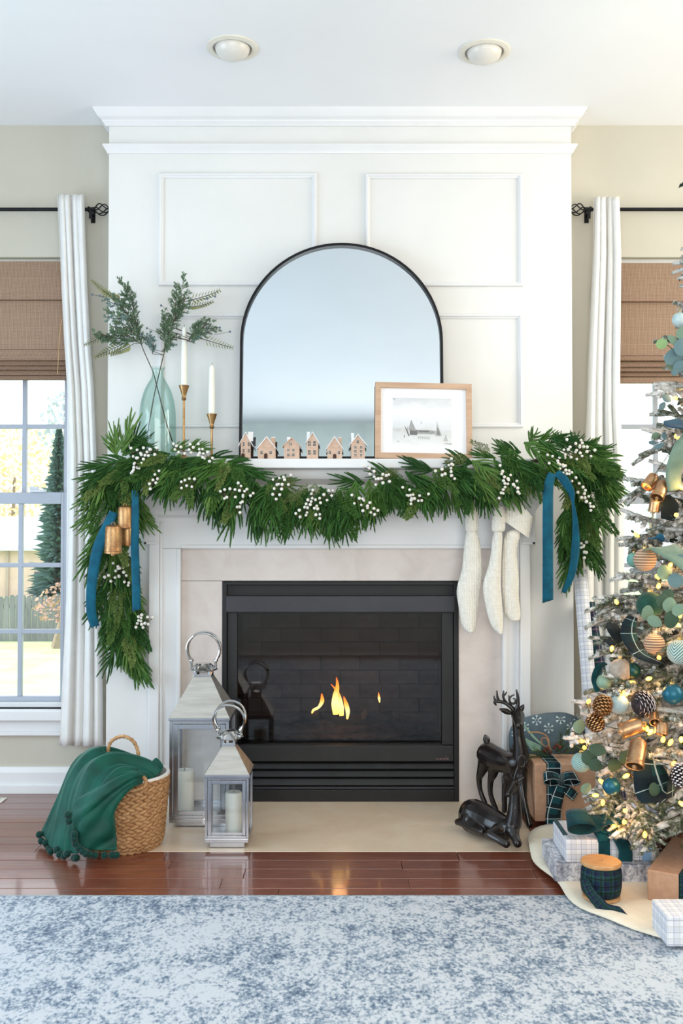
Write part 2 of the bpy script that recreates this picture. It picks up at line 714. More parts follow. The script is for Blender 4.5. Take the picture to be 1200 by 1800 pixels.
# ------------------------------------------------------------------ outdoors
GZ = -1.85
LAWN = mat('pale_lawn', C(196, 214, 160), C(170, 196, 136), 1.2, rough=1.0)
struct(MB().box(-40, 40, 0.6, 70, GZ - 0.1, GZ).build('ground', LAWN, smooth=False))
fence = thing('board_fence', 'weathered grey wooden board fence across the lawn behind the left window', 'fence', (-8, 22, GZ))
FM = mat('weathered_boards', C(132, 134, 138), C(104, 106, 112), 3, (1, 1, .3), rough=0.9)
fz = P(0, 1046, 22).z
m = MB()
x = -22.0
while x < 14.0:
    h = fz + R.uniform(-0.05, 0.03)
    m.prism([(x, GZ), (x + 0.135, GZ), (x + 0.135, h - 0.05), (x + 0.10, h), (x + 0.035, h), (x, h - 0.05)], 21.97, 22.0)
    x += 0.148
o = m.build('pickets', FM, fence, smooth=False)
o['kind'] = 'stuff'
m = MB()
for z in (GZ + 0.3, fz - 0.3):
    m.box(-22.0, 14.0, 22.0, 22.05, z - 0.05, z + 0.05)
m.build('rail', FM, fence, smooth=False)

hs = thing('neighbour_house', 'pale pink house with a white roof seen beyond the fence', 'house', P(20, 1045, 40))
hz0 = GZ - 1.0
HW = mat('pale_siding', C(216, 190, 180), C(206, 180, 170), 2, rough=0.9)
xa, xb = P(-260, 1000, 40).x, P(100, 1000, 40).x
ze, zr = P(0, 958, 40).z, P(0, 908, 43).z
MB().box(xa, xb, 40, 46, hz0, ze).build('wall', HW, hs, smooth=False)
m = MB()
m.grid([[V((xa - .4, 39.5, ze - 0.05)), V((xb + .4, 39.5, ze - 0.05))], [V((xa - .4, 43, zr)), V((xb + .4, 43, zr))], [V((xa - .4, 46.5, ze - 0.05)), V((xb + .4, 46.5, ze - 0.05))]])
m.box(xa - .4, xb + .4, 39.45, 39.5, ze - 0.25, ze - 0.02)
m.build('roof', mat('frosted_roof', C(206, 212, 222), None, 4, rough=0.8), hs, smooth=False)
MB().box(P(10, 1000, 39.9).x, P(15, 1000, 39.9).x, 39.9, 40, hz0, ze - .2).build('downspout', mat('taupe_pipe', C(178, 160, 152), None, 5), hs, smooth=False)
a, b = P(60, 1019, 39.9), P(84, 1005, 39.9)
wn = MB().box(a.x, b.x, 39.9, 40.0, a.z, b.z).build('window', mat('dark_frame', C(96, 98, 110), None, 5), hs, smooth=False)
MB().box(a.x + .06, b.x - .06, 39.88, 39.9, a.z + .06, b.z - .06).build('pane', mat('dark_pane', C(70, 74, 88), None, 5, rough=0.2), wn, smooth=False)


def evergreen(name, label, px, py0, py1, Y, half, col):
    c = P(px, py1, Y)
    t = thing(name, label, 'tree', (c.x, Y, GZ))
    top = P(px, py0, Y).z
    MB().tube([V((c.x, Y, GZ)), V((c.x, Y, top - 0.3))], [0.12, 0.03], 7).build('trunk', mat('grey_bark_' + name, C(110, 96, 84), None, 10, rough=1), t)
    m = MB()
    hw = half * MP(Y)
    zb = c.z
    for k in range(1100):
        u = R.random() ** 0.8
        z = lerp(zb, top, u)
        a = R.uniform(0, 2 * PI)
        r = hw * (1 - u) ** 0.8 * R.uniform(0.55, 1.05) + 0.05
        p = V((c.x, Y, z))
        d = V((math.cos(a), math.sin(a), R.uniform(-.25, .35)))
        s = V((-math.sin(a), math.cos(a), 0)) * 0.11
        q0, q1 = p + d * r * 0.25, p + d * r
        up = V((0, 0, 0.10))
        b = len(m.v)
        m.v += [q0 - s, q1, q0 + s, q0 + up, q0 - up]
        m.face([b, b + 1, b + 2])
        m.face([b + 3, b + 1, b + 4])
    o = m.build('needles', col, t, smooth=False)
    o['kind'] = 'stuff'


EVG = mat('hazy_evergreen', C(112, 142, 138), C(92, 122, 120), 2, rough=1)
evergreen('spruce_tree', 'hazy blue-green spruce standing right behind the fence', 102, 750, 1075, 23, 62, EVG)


def leafy(name, label, px, py0, py1, Y, half, n, cols, lf=.16):
    c = P(px, (py0 + py1) / 2, Y)
    t = thing(name, label, 'tree', (c.x, Y, GZ))
    MB().tube([V((c.x, Y, GZ)), V((c.x + .2, Y, c.z))], [0.2, 0.08], 7).build('trunk', mat('bark_' + name, C(150, 134, 120), None, 10, rough=1), t)
    m = MB()
    hx, hz = half * MP(Y), (py1 - py0) / 2 * MP(Y)
    for k in range(n):
        while True:
            q = V((R.uniform(-1, 1), R.uniform(-1, 1), R.uniform(-1, 1)))
            if q.length < 1:
                break
        p = V((c.x + q.x * hx, Y + q.y * 2.0, c.z + q.z * hz))
        s = lf * R.uniform(.65, 1.35)
        e1 = V((R.uniform(-1, 1), R.uniform(-1, 1), R.uniform(-1, 1))).normalized() * s
        e2 = e1.orthogonal().normalized() * s * 0.7
        b = len(m.v)
        m.v += [p - e1, p - e2, p + e1, p + e2]
        m.face([b, b + 1, b + 2, b + 3])
    o = m.build('leaves', cols, t, smooth=False)
    o['kind'] = 'stuff'


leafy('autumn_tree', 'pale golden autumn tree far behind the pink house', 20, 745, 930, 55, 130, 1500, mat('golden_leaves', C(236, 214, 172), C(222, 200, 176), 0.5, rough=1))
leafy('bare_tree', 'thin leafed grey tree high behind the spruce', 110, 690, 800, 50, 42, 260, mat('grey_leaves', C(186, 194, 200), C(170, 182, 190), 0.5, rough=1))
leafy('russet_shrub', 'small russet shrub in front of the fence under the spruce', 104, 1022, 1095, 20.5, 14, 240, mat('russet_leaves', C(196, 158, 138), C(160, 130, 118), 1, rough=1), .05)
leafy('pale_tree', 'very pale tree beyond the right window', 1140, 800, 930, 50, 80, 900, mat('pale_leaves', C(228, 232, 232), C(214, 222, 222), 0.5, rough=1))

# ------------------------------------------------------------------ rug
def rug_mat():
    t = NT('distressed_rug')
    grain = t.noise(t.coords((1.15, 0.8, 1)), 105, 3, 0.65)
    grain2 = t.noise(t.coords((1.1, 0.75, 1)), 42, 4, 0.6, 0.3)
    curl = t.noise(t.coords((1.0, 0.8, 1)), 8, 2, 0.5, 1.6)
    big = t.noise(t.coords((0.7, 1.2, 1)), 2.6, 3, 0.5, 0.8)
    ring = t.math('PINGPONG', t.math('MULTIPLY', curl, 5.0), 0.5)
    mid = t.noise(t.coords((1, 0.8, 1)), 17, 3, 0.55, 0.6)
    f = t.math('ADD', t.math('MULTIPLY', grain, 1.0), t.math('MULTIPLY', grain2, 0.65))
    f = t.math('ADD', f, t.math('MULTIPLY', big, 0.50))
    f = t.math('ADD', f, t.math('MULTIPLY', mid, 0.40))
    f = t.math('ADD', f, t.math('MULTIPLY', ring, 0.24))
    col = t.ramp(t.math('MULTIPLY', f, 0.535), [(0.54, C(62, 80, 102)), (0.615, C(96, 115, 137)), (0.675, C(138, 152, 168)), (0.76, C(192, 198, 206))])
    t.set(base=col, rough=0.95, sheen=0.15, spec=0.1)
    t.bump(grain, 0.5, 0.004)
    return t.m


ry = G(600, 1574, 0.0125).y
rug = tag(MB().box(-2.35, 2.45, -4.1, ry, 0.0005, 0.012).build('area_rug', rug_mat(), smooth=False, bevel=0.004), 'large blue and cream distressed area rug in front of the hearth', 'rug')
m = MB()
m.box(-2.352, 2.452, ry, ry + 0.006, 0.001, 0.011)
m.build('bound_edge', cloth('rug_binding', C(170, 182, 190), C(120, 138, 150), 80), rug, smooth=False)

# ------------------------------------------------------------------ ceiling lights
REC = mat('cream_trim', C(233, 228, 214), C(226, 220, 206), 8, rough=0.4)
for k, (px, py, lab) in enumerate(((408.5, 84, 'round cream recessed ceiling light above the left panel'), (851, 90.5, 'round cream recessed ceiling light above the right panel'))):
    c = G(px, py, HC)
    t = thing('recessed_light', lab, 'ceiling light', c, 'recessed ceiling lights')
    prof = [(0.0885, 0.0), (0.0885, -0.004), (0.078, -0.007), (0.068, -0.006), (0.066, 0.0), (0.066, 0.03)]
    MB().lathe([(r, z) for r, z in prof], c, 40, cap0=False, cap1=False).build('trim_ring', REC, t)
    prof = [(0.0655, 0.0)] + [(0.060 * math.cos(a), -0.040 * math.sin(a) + 0.001) for a in [k * PI / 16 for k in range(0, 8)]] + [(0.0001, -0.0395)]
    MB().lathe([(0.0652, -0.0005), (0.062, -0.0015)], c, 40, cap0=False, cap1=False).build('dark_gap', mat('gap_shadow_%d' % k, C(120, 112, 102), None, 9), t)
    MB().lathe(prof[1:], c + V((0, 0, -0.002)), 40, cap0=False).build('lamp_face', mat('frosted_lamp_%d' % k, C(226, 222, 214), None, 6, rough=0.25), t)

# ------------------------------------------------------------------ fireplace
def marble(name, a, b, c):
    t = NT(name)
    vec = t.coords((1, 1, 1))
    f = t.noise(vec, 7, 7, 0.62, 0.8)
    g = t.noise(vec, 2.2, 3)
    col = t.ramp(f, [(0.3, c), (0.5, a), (0.72, b)])
    col = t.mix(t.math('MULTIPLY', g, 0.5), col, a)
    t.set(base=col, rough=0.28, spec=0.4)
    return t.m


MARB = marble('beige_marble', C(214, 202, 195), C(222, 212, 206), C(200, 187, 180))
HEAR = marble('cream_hearth_marble', C(232, 210, 184), C(238, 222, 200), C(222, 198, 170))
hearth = tag(MB().box(HX0, HX1, HY, -0.012, -0.019, 0.0005).build('hearth_slab', HEAR, smooth=False, bevel=0.0015), 'cream marble hearth slab set flush in the dark wood floor', 'hearth')
x_ = lambda px, Y=0: P(px, 900, Y).x
z_ = lambda py, Y=0: P(600, py, Y).z

mantel = thing('fireplace_mantel', 'white painted fireplace mantel with shelf, pilasters and beige marble surround', 'mantel', (ox, -0.05, 0))
LX0, LX1 = x_(320, -0.02), x_(880, -0.02)
HZ = z_(964, -0.02)
sj = z_(1021, -0.02)
MB().box(LX0, LX1, -0.022, -0.0005, sj + 0.0008, HZ + 0.003).build('marble_slab', MARB, mantel, smooth=False, bevel=0.001)
MB().box(LX0, FX0 + 0.001, -0.022, -0.0005, 0.0005, sj - 0.0008).build('marble_slab', MARB, mantel, smooth=False, bevel=0.001)
MB().box(FX1 - 0.001, LX1, -0.022, -0.0005, 0.0005, sj - 0.0008).build('marble_slab', MARB, mantel, smooth=False, bevel=0.001)
MFX0, MFX1 = x_(262, -0.06), x_(931, -0.06)
zt_ = z_(806, -0.19)                              # shelf top
zs0 = z_(823, -0.19)
for sx, xa, xb in ((1, MFX0, LX0), (-1, LX1, MFX1)):
    o_, i_ = (xa, xb) if sx > 0 else (xb, xa)     # outer edge, inner edge
    m = MB()
    m.box(xa, xb, -0.045, -0.0005, 0.0005, HZ)
    m.box(o_, o_ + sx * 0.040, -0.062, -0.045, 0.0005, HZ + 0.1)       # outer backband
    m.box(o_ + sx * 0.040, o_ + sx * 0.052, -0.055, -0.045, 0.0005, HZ + 0.1)
    m.box(i_ - sx * 0.016, i_, -0.052, -0.045, 0.0005, HZ)             # inner bead
    m.box(o_ - sx * 0.004, i_, -0.068, -0.0005, 0.0005, 0.11)          # plinth block
    m.build('pilaster', TRIMW, mantel, smooth=False, bevel=0.003)
    m = MB()
    eo = o_ - sx * 0.018
    m.box(eo, o_ + sx * 0.030, -0.066, -0.0005, z_(957, -0.06), z_(868, -0.06))
    m.box(eo, eo + sx * 0.012, -0.074, -0.066, z_(957, -0.06), z_(868, -0.06))
    m.box(eo, o_ + sx * 0.034, -0.074, -0.066, z_(957, -0.06), z_(952, -0.06))
    m.build('ear_block', TRIMW, mantel, smooth=False, bevel=0.002)
m = MB()
m.box(MFX0, MFX1, -0.045, -0.0005, HZ + 0.0005, zs0 - 0.0005)
m.box(LX0, LX1, -0.052, -0.045, HZ, HZ + 0.014)
m.build('frieze', TRIMW, mantel, smooth=False, bevel=0.002)
# stepped bed mouldings under the shelf
SX0, SX1 = x_(178, -0.19), x_(1018, -0.19)
prof = [(0.046, z_(910, -0.05)), (0.060, z_(905, -0.05)), (0.062, z_(897, -0.06)), (0.078, z_(884, -0.07)), (0.082, z_(878, -0.08)), (0.082, z_(852, -0.085)), (0.096, z_(848, -0.09)), (0.118, z_(842, -0.11)), (0.122, z_(836, -0.12)), (0.122, z_(826, -0.12)), (0.14, zs0 - 0.0003)]
m = MB()
e = 0.05
m.grid([[V((MFX0 - 0.012 + e - o, -0.0005, z)), V((MFX0 - 0.012 + e - o, -o, z)), V((MFX1 + 0.012 - e + o, -o, z)), V((MFX1 + 0.012 - e + o, -0.0005, z))] for o, z in prof])
m.build('bed_moulding', TRIMW, mantel, angle=20)
MB().box(SX0, SX1, -0.19, -0.0005, zs0, zt_).build('mantel_shelf', TRIMW, mantel, smooth=False, bevel=0.004)

# the gas insert
insert = thing('gas_fireplace', 'black metal gas fireplace insert with louvres and a lit fire', 'fireplace', (ox, 0.1, 0.0))
CHAR = mat('charcoal_enamel', C(52, 52, 58), C(46, 46, 52), 10, rough=0.45, metal=0.3)
DARK = mat('black_enamel', C(20, 20, 23), C(16, 16, 18), 10, rough=0.5, metal=0.2)
DARK2 = mat('soft_black_enamel', C(36, 36, 38), C(30, 30, 32), 10, rough=0.5, metal=0.2)
Yf = -0.026
X = lambda px: P(px, 1200, Yf).x
Z = lambda py: P(600, py, Yf).z
fx0, fx1, fz0, fz1 = FX0 + 0.0015, FX1 - 0.0015, 0.001, FZ1 - 0.0015
m = MB()
m.box(fx0, fx0 + 0.018, Yf, 0.05, fz0, fz1)
m.box(fx1 - 0.018, fx1, Yf, 0.05, fz0, fz1)
m.box(fx0 + 0.018, fx1 - 0.018, Yf, 0.05, fz1 - 0.012, fz1)
m.box(fx0 + 0.018, fx1 - 0.018, Yf, 0.05, fz0, Z(1389))
m.build('outer_frame', DARK, insert, smooth=False, bevel=0.0015)
MB().box(fx0 + 0.018, fx1 - 0.018, 0.0, 0.02, Z(1048), fz1 - 0.012).build('vent_recess', DARK, insert, smooth=False)
MB().box(X(397), X(800), Yf - 0.004, 0.02, Z(1077), Z(1047)).build('hood_panel', CHAR, insert, smooth=False, bevel=0.004)
MB().box(fx0 + 0.019, X(416), -0.012, 0.03, Z(1311), Z(1077)).build('side_rail', DARK2, insert, smooth=False, bevel=0.002)
MB().box(X(777), fx1 - 0.019, -0.012, 0.03, Z(1311), Z(1077)).build('side_rail', DARK2, insert, smooth=False, bevel=0.002)
MB().box(X(416), X(777), 0.004, 0.009, Z(1311), Z(1077)).build('glass_front', glassy('smoked_fire_glass', (0.50, 0.49, 0.50, 1), 1.0, 0.04, 1.5), insert, smooth=False)
pn = MB().box(fx0 + 0.019, X(797), -0.024, 0.03, Z(1339), Z(1311)).build('access_panel', DARK2, insert, smooth=False, bevel=0.003)
m = MB()
for a, b in ((766, 768), (769.5, 771), (772.5, 775), (776, 777.5), (779, 781), (782.5, 784), (785, 788)):
    m.box(X(a), X(b), -0.0262, -0.0240, Z(1335.5), Z(1332.5))
m.box(X(783.2), X(784), -0.0262, -0.0240, Z(1332.5), Z(1328.5))
nb = m.build('nameplate', mat('dull_red_grey_plate', C(112, 84, 82), C(96, 76, 76), 30, rough=0.5), pn, smooth=False)
nb['label'] = 'small dull red raised nameplate'
for a, b in ((1342, 1353), (1355, 1367), (1369, 1382)):
    mm = MB()
    mm.grid([[V((fx0 + 0.02, -0.020, Z(b))), V((X(797), -0.020, Z(b)))], [V((fx0 + 0.02, -0.024, Z(b) + 0.004)), V((X(797), -0.024, Z(b) + 0.004))], [V((fx0 + 0.02, -0.012, Z(a) - 0.004)), V((X(797), -0.012, Z(a) - 0.004))], [V((fx0 + 0.02, -0.004, Z(a))), V((X(797), -0.004, Z(a)))], [V((fx0 + 0.02, 0.02, Z(a) - .002)), V((X(797), 0.02, Z(a) - .002))]])
    mm.build('louver', DARK2, insert, angle=25)
MB().box(fx0 + 0.019, X(798), 0.02, 0.03, Z(1385), Z(1340)).build('louver_back', DARK, insert, smooth=False)
MB().box(fx0 + 0.019, X(800), -0.018, 0.02, Z(1388.5), Z(1384)).build('toe_bar', CHAR, insert, smooth=False, bevel=0.001)
# firebox and its brick lining
SOOT = mat('sooty_lining', C(96, 92, 98), C(72, 70, 76), 12, rough=0.95)
bx0, bx1, bz0, bz1, by = X(405), X(790), Z(1316), Z(1068), 0.42
m = MB()
m.box(bx0 - .01, bx1 + .01, by, by + 0.01, bz0 - .01, bz1 + .01)
m.box(bx0 - .01, bx0, 0.03, by, bz0, bz1)
m.box(bx1, bx1 + .01, 0.03, by, bz0, bz1)
m.box(bx0, bx1, 0.03, by, bz0 - .01, bz0)
m.box(bx0, bx1, 0.03, by, bz1, bz1 + .01)
m.build('firebox', SOOT, insert, smooth=False)
BRK = mat('soot_brick', C(150, 142, 146), C(104, 98, 104), 9, rough=0.95, bump=0.4, rand=0.6)
bh = (bz1 - bz0) / 9
bw = (bx1 - bx0) / 5
bm = MB().box(-bw / 2 + 0.003, bw / 2 - 0.003, -0.014, 0, 0.003, bh - 0.003).mesh('brick', BRK, smooth=False)
bm2 = MB().box(-bw / 4 + 0.003, bw / 4 - 0.003, -0.014, 0, 0.003, bh - 0.003).mesh('brick_half', BRK, smooth=False)
for r in range(9):
    if r % 2 == 0:
        for c in range(5):
            copy_part('brick', bm, insert, (bx0 + bw * (c + .5), by, bz0 + r * bh))
    else:
        for c in range(4):
            copy_part('brick', bm, insert, (bx0 + bw * (c + 1), by, bz0 + r * bh))
        copy_part('brick', bm2, insert, (bx0 + bw * .25, by, bz0 + r * bh))
        copy_part('brick', bm2, insert, (bx1 - bw * .25, by, bz0 + r * bh))
EMB = mat('ash_bed', C(92, 84, 82), C(52, 46, 46), 40, rough=1, bump=0.6)
m = MB()
rows = []
for i in range(13):
    yy = lerp(0.06, 0.36, i / 12)
    rows.append([V((lerp(bx0 + .03, bx1 - .03, j / 40), yy, bz0 + 0.02 + 0.03 * math.sin(PI * i / 12) * math.sin(PI * j / 40) + R.uniform(-.005, .006))) for j in range(41)])
m.grid(rows)
m.build('ember_bed', EMB, insert)
LOG = mat('charred_log', C(86, 76, 72), C(46, 40, 40), 18, (1, 6, 6), rough=1, bump=0.6)
for (xa, ya, za, xb, yb, zb, r) in ((460, .12, 1292, 720, .14, 1286, .030), (500, .22, 1280, 690, .24, 1262, .028), (450, .2, 1284, 560, .14, 1256, .022), (640, .14, 1258, 745, .22, 1284, .022)):
    a, b = P(xa, za, ya), P(xb, zb, yb)
    pts = [a.lerp(b, k / 9) + V((0, R.uniform(-.006, .006), R.uniform(-.006, .006))) for k in range(10)]
    MB().tube(pts, [r * R.uniform(.85, 1.1) for _ in pts], 9).build('log', LOG, insert)
a, b = P(470, 1300, .09), P(740, 1300, .09)
pts = [V((lerp(x_(430, .07), x_(775, .07), k / 20), .075, P(600, 1296 + 10 * math.sin(PI * k / 20) - (6 if k > 14 else 0), .075).z)) for k in range(21)]
MB().tube(pts, 0.007, 8).build('grate_bar', DARK, insert)


def flame_mat():
    t = NT('gas_flame')
    tc = t.new('ShaderNodeTexCoord')
    x, y, z = t.sep(tc.outputs['Generated'])
    col = t.ramp(z, [(0.0, C(255, 196, 90)), (0.35, C(255, 222, 140)), (0.7, C(255, 150, 40)), (1.0, C(214, 84, 20))])
    em = t.new('ShaderNodeEmission')
    t.link(col, em.inputs[0])
    em.inputs[1].default_value = 6.0
    lw = t.new('ShaderNodeLayerWeight')
    lw.inputs[0].default_value = 0.35
    tr = t.new('ShaderNodeBsdfTransparent')
    mx = t.new('ShaderNodeMixShader')
    t.link(lw.outputs['Facing'], mx.inputs[0])
    t.link(em.outputs[0], mx.inputs[1])
    t.link(tr.outputs[0], mx.inputs[2])
    t.link(mx.outputs[0], t.out.inputs[0])
    return t.m


FLM = flame_mat()
for pts, rs in (([(590, 1256), (589, 1238), (590, 1222), (593, 1206), (591, 1190)], [6, 9, 7, 4, .5]), ([(600, 1258), (599, 1245), (597, 1230), (592, 1215), (581, 1202)], [5, 7, 5, 3, .5]), ([(610, 1264), (611, 1250), (608, 1238), (604, 1224)], [2, 5, 5, .8]), ([(548, 1254), (551, 1248), (560, 1243), (566, 1232), (565, 1219)], [1.5, 3, 3, 5, 1]), ([(667, 1235), (666, 1227), (665, 1217)], [1, 3, .5])):
    c = spline([P(a, b, 0.11) for a, b in pts], 4)
    rr = [table([(k / (len(rs) - 1), r) for k, r in enumerate(rs)], i / (len(c) - 1))[0] * MP(0.11) * 0.8 for i in range(len(c))]
    MB().tube(c, rr, 10, flat=0.6).build('flame', FLM, insert)
fl_l = bpy.data.lights.new('fire_glow', 'POINT')
fl_l.energy = 0.8
fl_l.color = (1, 0.5, 0.2)
fl_l.shadow_soft_size = 0.03
fo = bpy.data.objects.new('fire_glow', fl_l)
COL.objects.link(fo)
fo.location = P(597, 1225, 0.07)

# ------------------------------------------------------------------ on the mantel: mirror
ZM = zt_
YM = -0.105
mb_, mt_ = P(600, 803, YM), P(600, 430, -0.03)
mir = thing('arched_mirror', 'tall arched mirror with a thin black frame leaning on the mantel', 'mirror', (ox, YM, ZM))
zbot, ztop = ZM + 0.0015, P(600, 430, -0.04).z
lean = math.atan2(0.068, ztop - zbot)
half = 178 * MP(-0.07)
xc = P(600, 700, -0.07).x
MRot = Matrix.Translation(V((xc, YM, zbot))) @ Matrix.Rotation(-lean, 4, 'X')


def arch(hw, z0, hgt, n=40):
    rad = hw
    zs = hgt - rad
    pts = [(hw, z0)]
    for k in range(n + 1):
        a = PI * k / n
        pts.append((rad * math.cos(a), zs + rad * math.sin(a)))
    pts.append((-hw, z0))
    return pts


H = (ztop - zbot) / math.cos(lean)
outer, inner = arch(half, 0, H), arch(half - 0.010, 0.010, H - 0.010)
m = MB()
rows = []
for prof, y in ((outer, -0.0), (outer, -0.022), (inner, -0.022), (inner, -0.004)):
    rows.append([MRot @ V((x, y, z)) for x, z in prof])
m.grid(rows, cv=True)
m.build('mirror_frame', BLACK, mir, angle=25)
mm = NT('silvered_mirror')
mm.set(base=(0.68, 0.755, 0.81, 1), metal=1.0, rough=0.02)
m = MB()
b = len(m.v)
m.v = [MRot @ V((x, -0.006, z)) for x, z in inner]
m.face(range(len(inner)))
m.build('mirror_glass', mm.m, mir, smooth=False)
m = MB()
m.v = [MRot @ V((x, -0.001, z)) for x, z in outer]
m.face(range(len(outer)))
m.build('backing', BLACK, mir, smooth=False)

# framed print
pc = thing('framed_print', 'oak framed winter landscape print leaning in front of the mirror', 'picture', (P(745, 804, -0.15).x, -0.15, ZM))
pw_, ph_ = 172 * MP(-0.15), 137 * MP(-0.15)
PR = Matrix.Translation(V((P(658.5, 804, -0.15).x, -0.158, ZM + 0.0035))) @ Matrix.Rotation(math.radians(0.5), 4, 'Y') @ Matrix.Rotation(-math.radians(6.5), 4, 'X') @ Matrix.Rotation(math.radians(3), 4, 'Z')
OAK = mat('pale_oak', C(205, 172, 144), C(188, 152, 124), 6, (1, 8, 8), rough=0.5)
fw = 10 * MP(-0.15)
b_ = 0.0135
for q in (((0, 0), (pw_, 0), (pw_ - fw, fw), (fw, fw)), ((pw_, 0), (pw_, ph_), (pw_ - fw, ph_ - fw), (pw_ - fw, fw)), ((pw_, ph_), (0, ph_), (fw, ph_ - fw), (pw_ - fw, ph_ - fw)), ((0, ph_), (0, 0), (fw, fw), (fw, ph_ - fw))):
    mbx = MB().prism(q, -0.009, 0.009)
    mbx.v = [PR @ p for p in mbx.v]
    mbx.build('frame_rail', OAK, pc, smooth=False, bevel=0.0008)
mbx = MB().box(fw, pw_ - fw, -0.001, 0.004, fw, ph_ - fw)
mbx.v = [PR @ p for p in mbx.v]
mbx.build('mat_board', mat('white_mat_board', C(244, 244, 246), C(240, 240, 243), 9, rough=0.9), pc, smooth=False)


def print_mat():
    t = NT('winter_print')
    x, y, z = t.sep(t.coords((1, 1, 1), 'UV'))
    n = t.noise(t.coords((4, 9, 4), 'UV'), 1.0, 5, 0.6)
    sky = t.ramp(t.math('ADD', t.math('MULTIPLY', y, 0.8), t.math('MULTIPLY', n, 0.3)), [(0.10, C(240, 240, 240)), (0.36, C(214, 215, 214)), (0.45, C(222, 223, 225)), (0.72, C(238, 239, 240)), (1.0, C(204, 206, 209))])
    t.set(base=sky, rough=0.7, spec=0.2)
    return t.m


GR = [mat('ink_grey_%d' % k, C(v, v, v - 2), None, 60, rough=0.8) for k, v in enumerate((118, 164, 196, 214))]
pm_ = print_mat()
ix0, ix1 = fw + 21 * MP(-.15), pw_ - fw - 21 * MP(-.15) * 1.25
iz0, iz1 = fw + 14 * MP(-.15), ph_ - fw - 17 * MP(-.15)
m = MB()
m.v = [V((ix0, -0.0014, iz0)), V((ix1, -0.0014, iz0)), V((ix1, -0.0014, iz1)), V((ix0, -0.0014, iz1))]
m.face([0, 1, 2, 3], [(0, 0), (1, 0), (1, 1), (0, 1)])


def pic(polys, ink, lift):
    m.cur = ink
    for q in polys:
        b = len(m.v)
        m.v += [V((lerp(ix0, ix1, u), -0.0014 - lift, lerp(iz0, iz1, v))) for u, v in q]
        m.face(range(b, b + len(q)))


pic([[(0, .30), (.28, .27), (.28, .345), (.15, .36), (0, .36)]], 4, .0001)
for k in range(9):
    u = 0.02 + k * 0.03
    pic([[(u, .34), (u + .006, .34), (u + .004, .34 + R.uniform(.12, .3))]], 4, .0001)
pic([[(.40, .25), (.66, .24), (.78, .26), (.78, .30), (.62, .33), (.42, .33)]], 2, .0002)
pic([[(.29, .22), (.42, .22), (.42, .33), (.29, .33)], [(.44, .29), (.62, .285), (.62, .31), (.44, .315)]], 1, .0003)
pic([[(.27, .32), (.40, .31), (.32, .53), (.31, .53)]], 2, .0004)
pic([[(.74, .20), (.82, .20), (.755, .52), (.75, .52)], [(.70, .22), (.84, .22), (.77, .40)], [(.86, .10), (.94, .10), (.90, .25)], [(.48, .46), (.50, .46), (.48, .53)]], 3, .0003)
pic([[(.215, .36), (.235, .36), (.29, .20), (.27, .19)], [(.20, .40), (.21, .40), (.235, .34), (.225, .34)], [(.26, .40), (.265, .40), (.25, .30), (.24, .30)], [(.19, .16), (.205, .16), (.203, .22), (.195, .22)]], 1, .0004)
for k in range(6):
    u = .44 + k * .035
    pic([[(u, .13), (u + .006, .13), (u + .006, .20), (u, .20)]], 2, .0004)
pic([[(.43, .165), (.63, .155), (.63, .163), (.43, .173)]], 2, .0004)
pic([[(.06, .08), (.12, .06), (.10, .10)], [(.86, .05), (1, .03), (1, .06), (.9, .07)], [(0, .97), (.06, .93), (.03, .985), (0, 1)]], 3, .0002)
m.v = [PR @ p for p in m.v]
m.build('print', [pm_] + GR, pc, smooth=False)

# paper houses
HKR = mat('pressed_kraft', C(214, 184, 162), C(202, 168, 146), 70, rough=0.8)
SNOW = mat('white_snow_paint', C(240, 240, 240), C(232, 232, 232), 30, rough=0.7)
DKB = mat('dark_brown_card', C(70, 46, 36), None, 40, rough=0.8)
WWN = mat('white_card_window', C(228, 220, 210), None, 40, rough=0.8)
houses = [
    ('narrow kraft paper house first from the left with rows of dark windows', 421, 447, 758, 423, 440, 0.5, (435, 444, 759), None, [(426, 776, 430, 784), (435, 776, 439, 784), (426, 788, 430, 795), (435, 788, 439, 795)], (424, 430, 796), 18),
    ('kraft paper house with tall pointed gable, second from the left', 452, 487, 766, 453, 484, .35, (476, 483, 768), 'shingle', [(457, 792, 462, 798), (473, 792, 478, 798)], (464, 470, 796), 14),
    ('kraft paper house with wide unpainted gable, third from the left', 497, 530, 768, 499, 526, .45, (504, 510, 768), None, [(508, 777, 513, 783), (504, 788, 509, 793), (513, 788, 518, 793), (504, 796, 509, 802), (513, 796, 518, 802)], None, 14),
    ('tall thin kraft paper house with long windows, fourth from the left', 537, 561, 758, 539, 559, .5, (539, 544, 759), None, [(541, 774, 546, 784), (550, 774, 555, 784), (541, 790, 546, 799), (550, 790, 555, 799)], None, 14),
    ('kraft paper house with shingled gable front, fifth from the left', 573, 604, 766, 575, 601, .35, (595, 600, 768), 'shingle', [(577, 792, 582, 798), (593, 792, 598, 798)], (585, 591, 797), 14),
    ('broad kraft paper house with six white windows, nearest the framed print', 613, 645, 762, 617, 641, .45, (617, 622, 761), None, [(626, 773, 631, 779), (622, 783, 627, 788), (632, 783, 637, 788), (622, 790, 627, 795), (632, 790, 637, 795), (622, 797, 627, 802), (632, 797, 637, 802)], None, 14)]
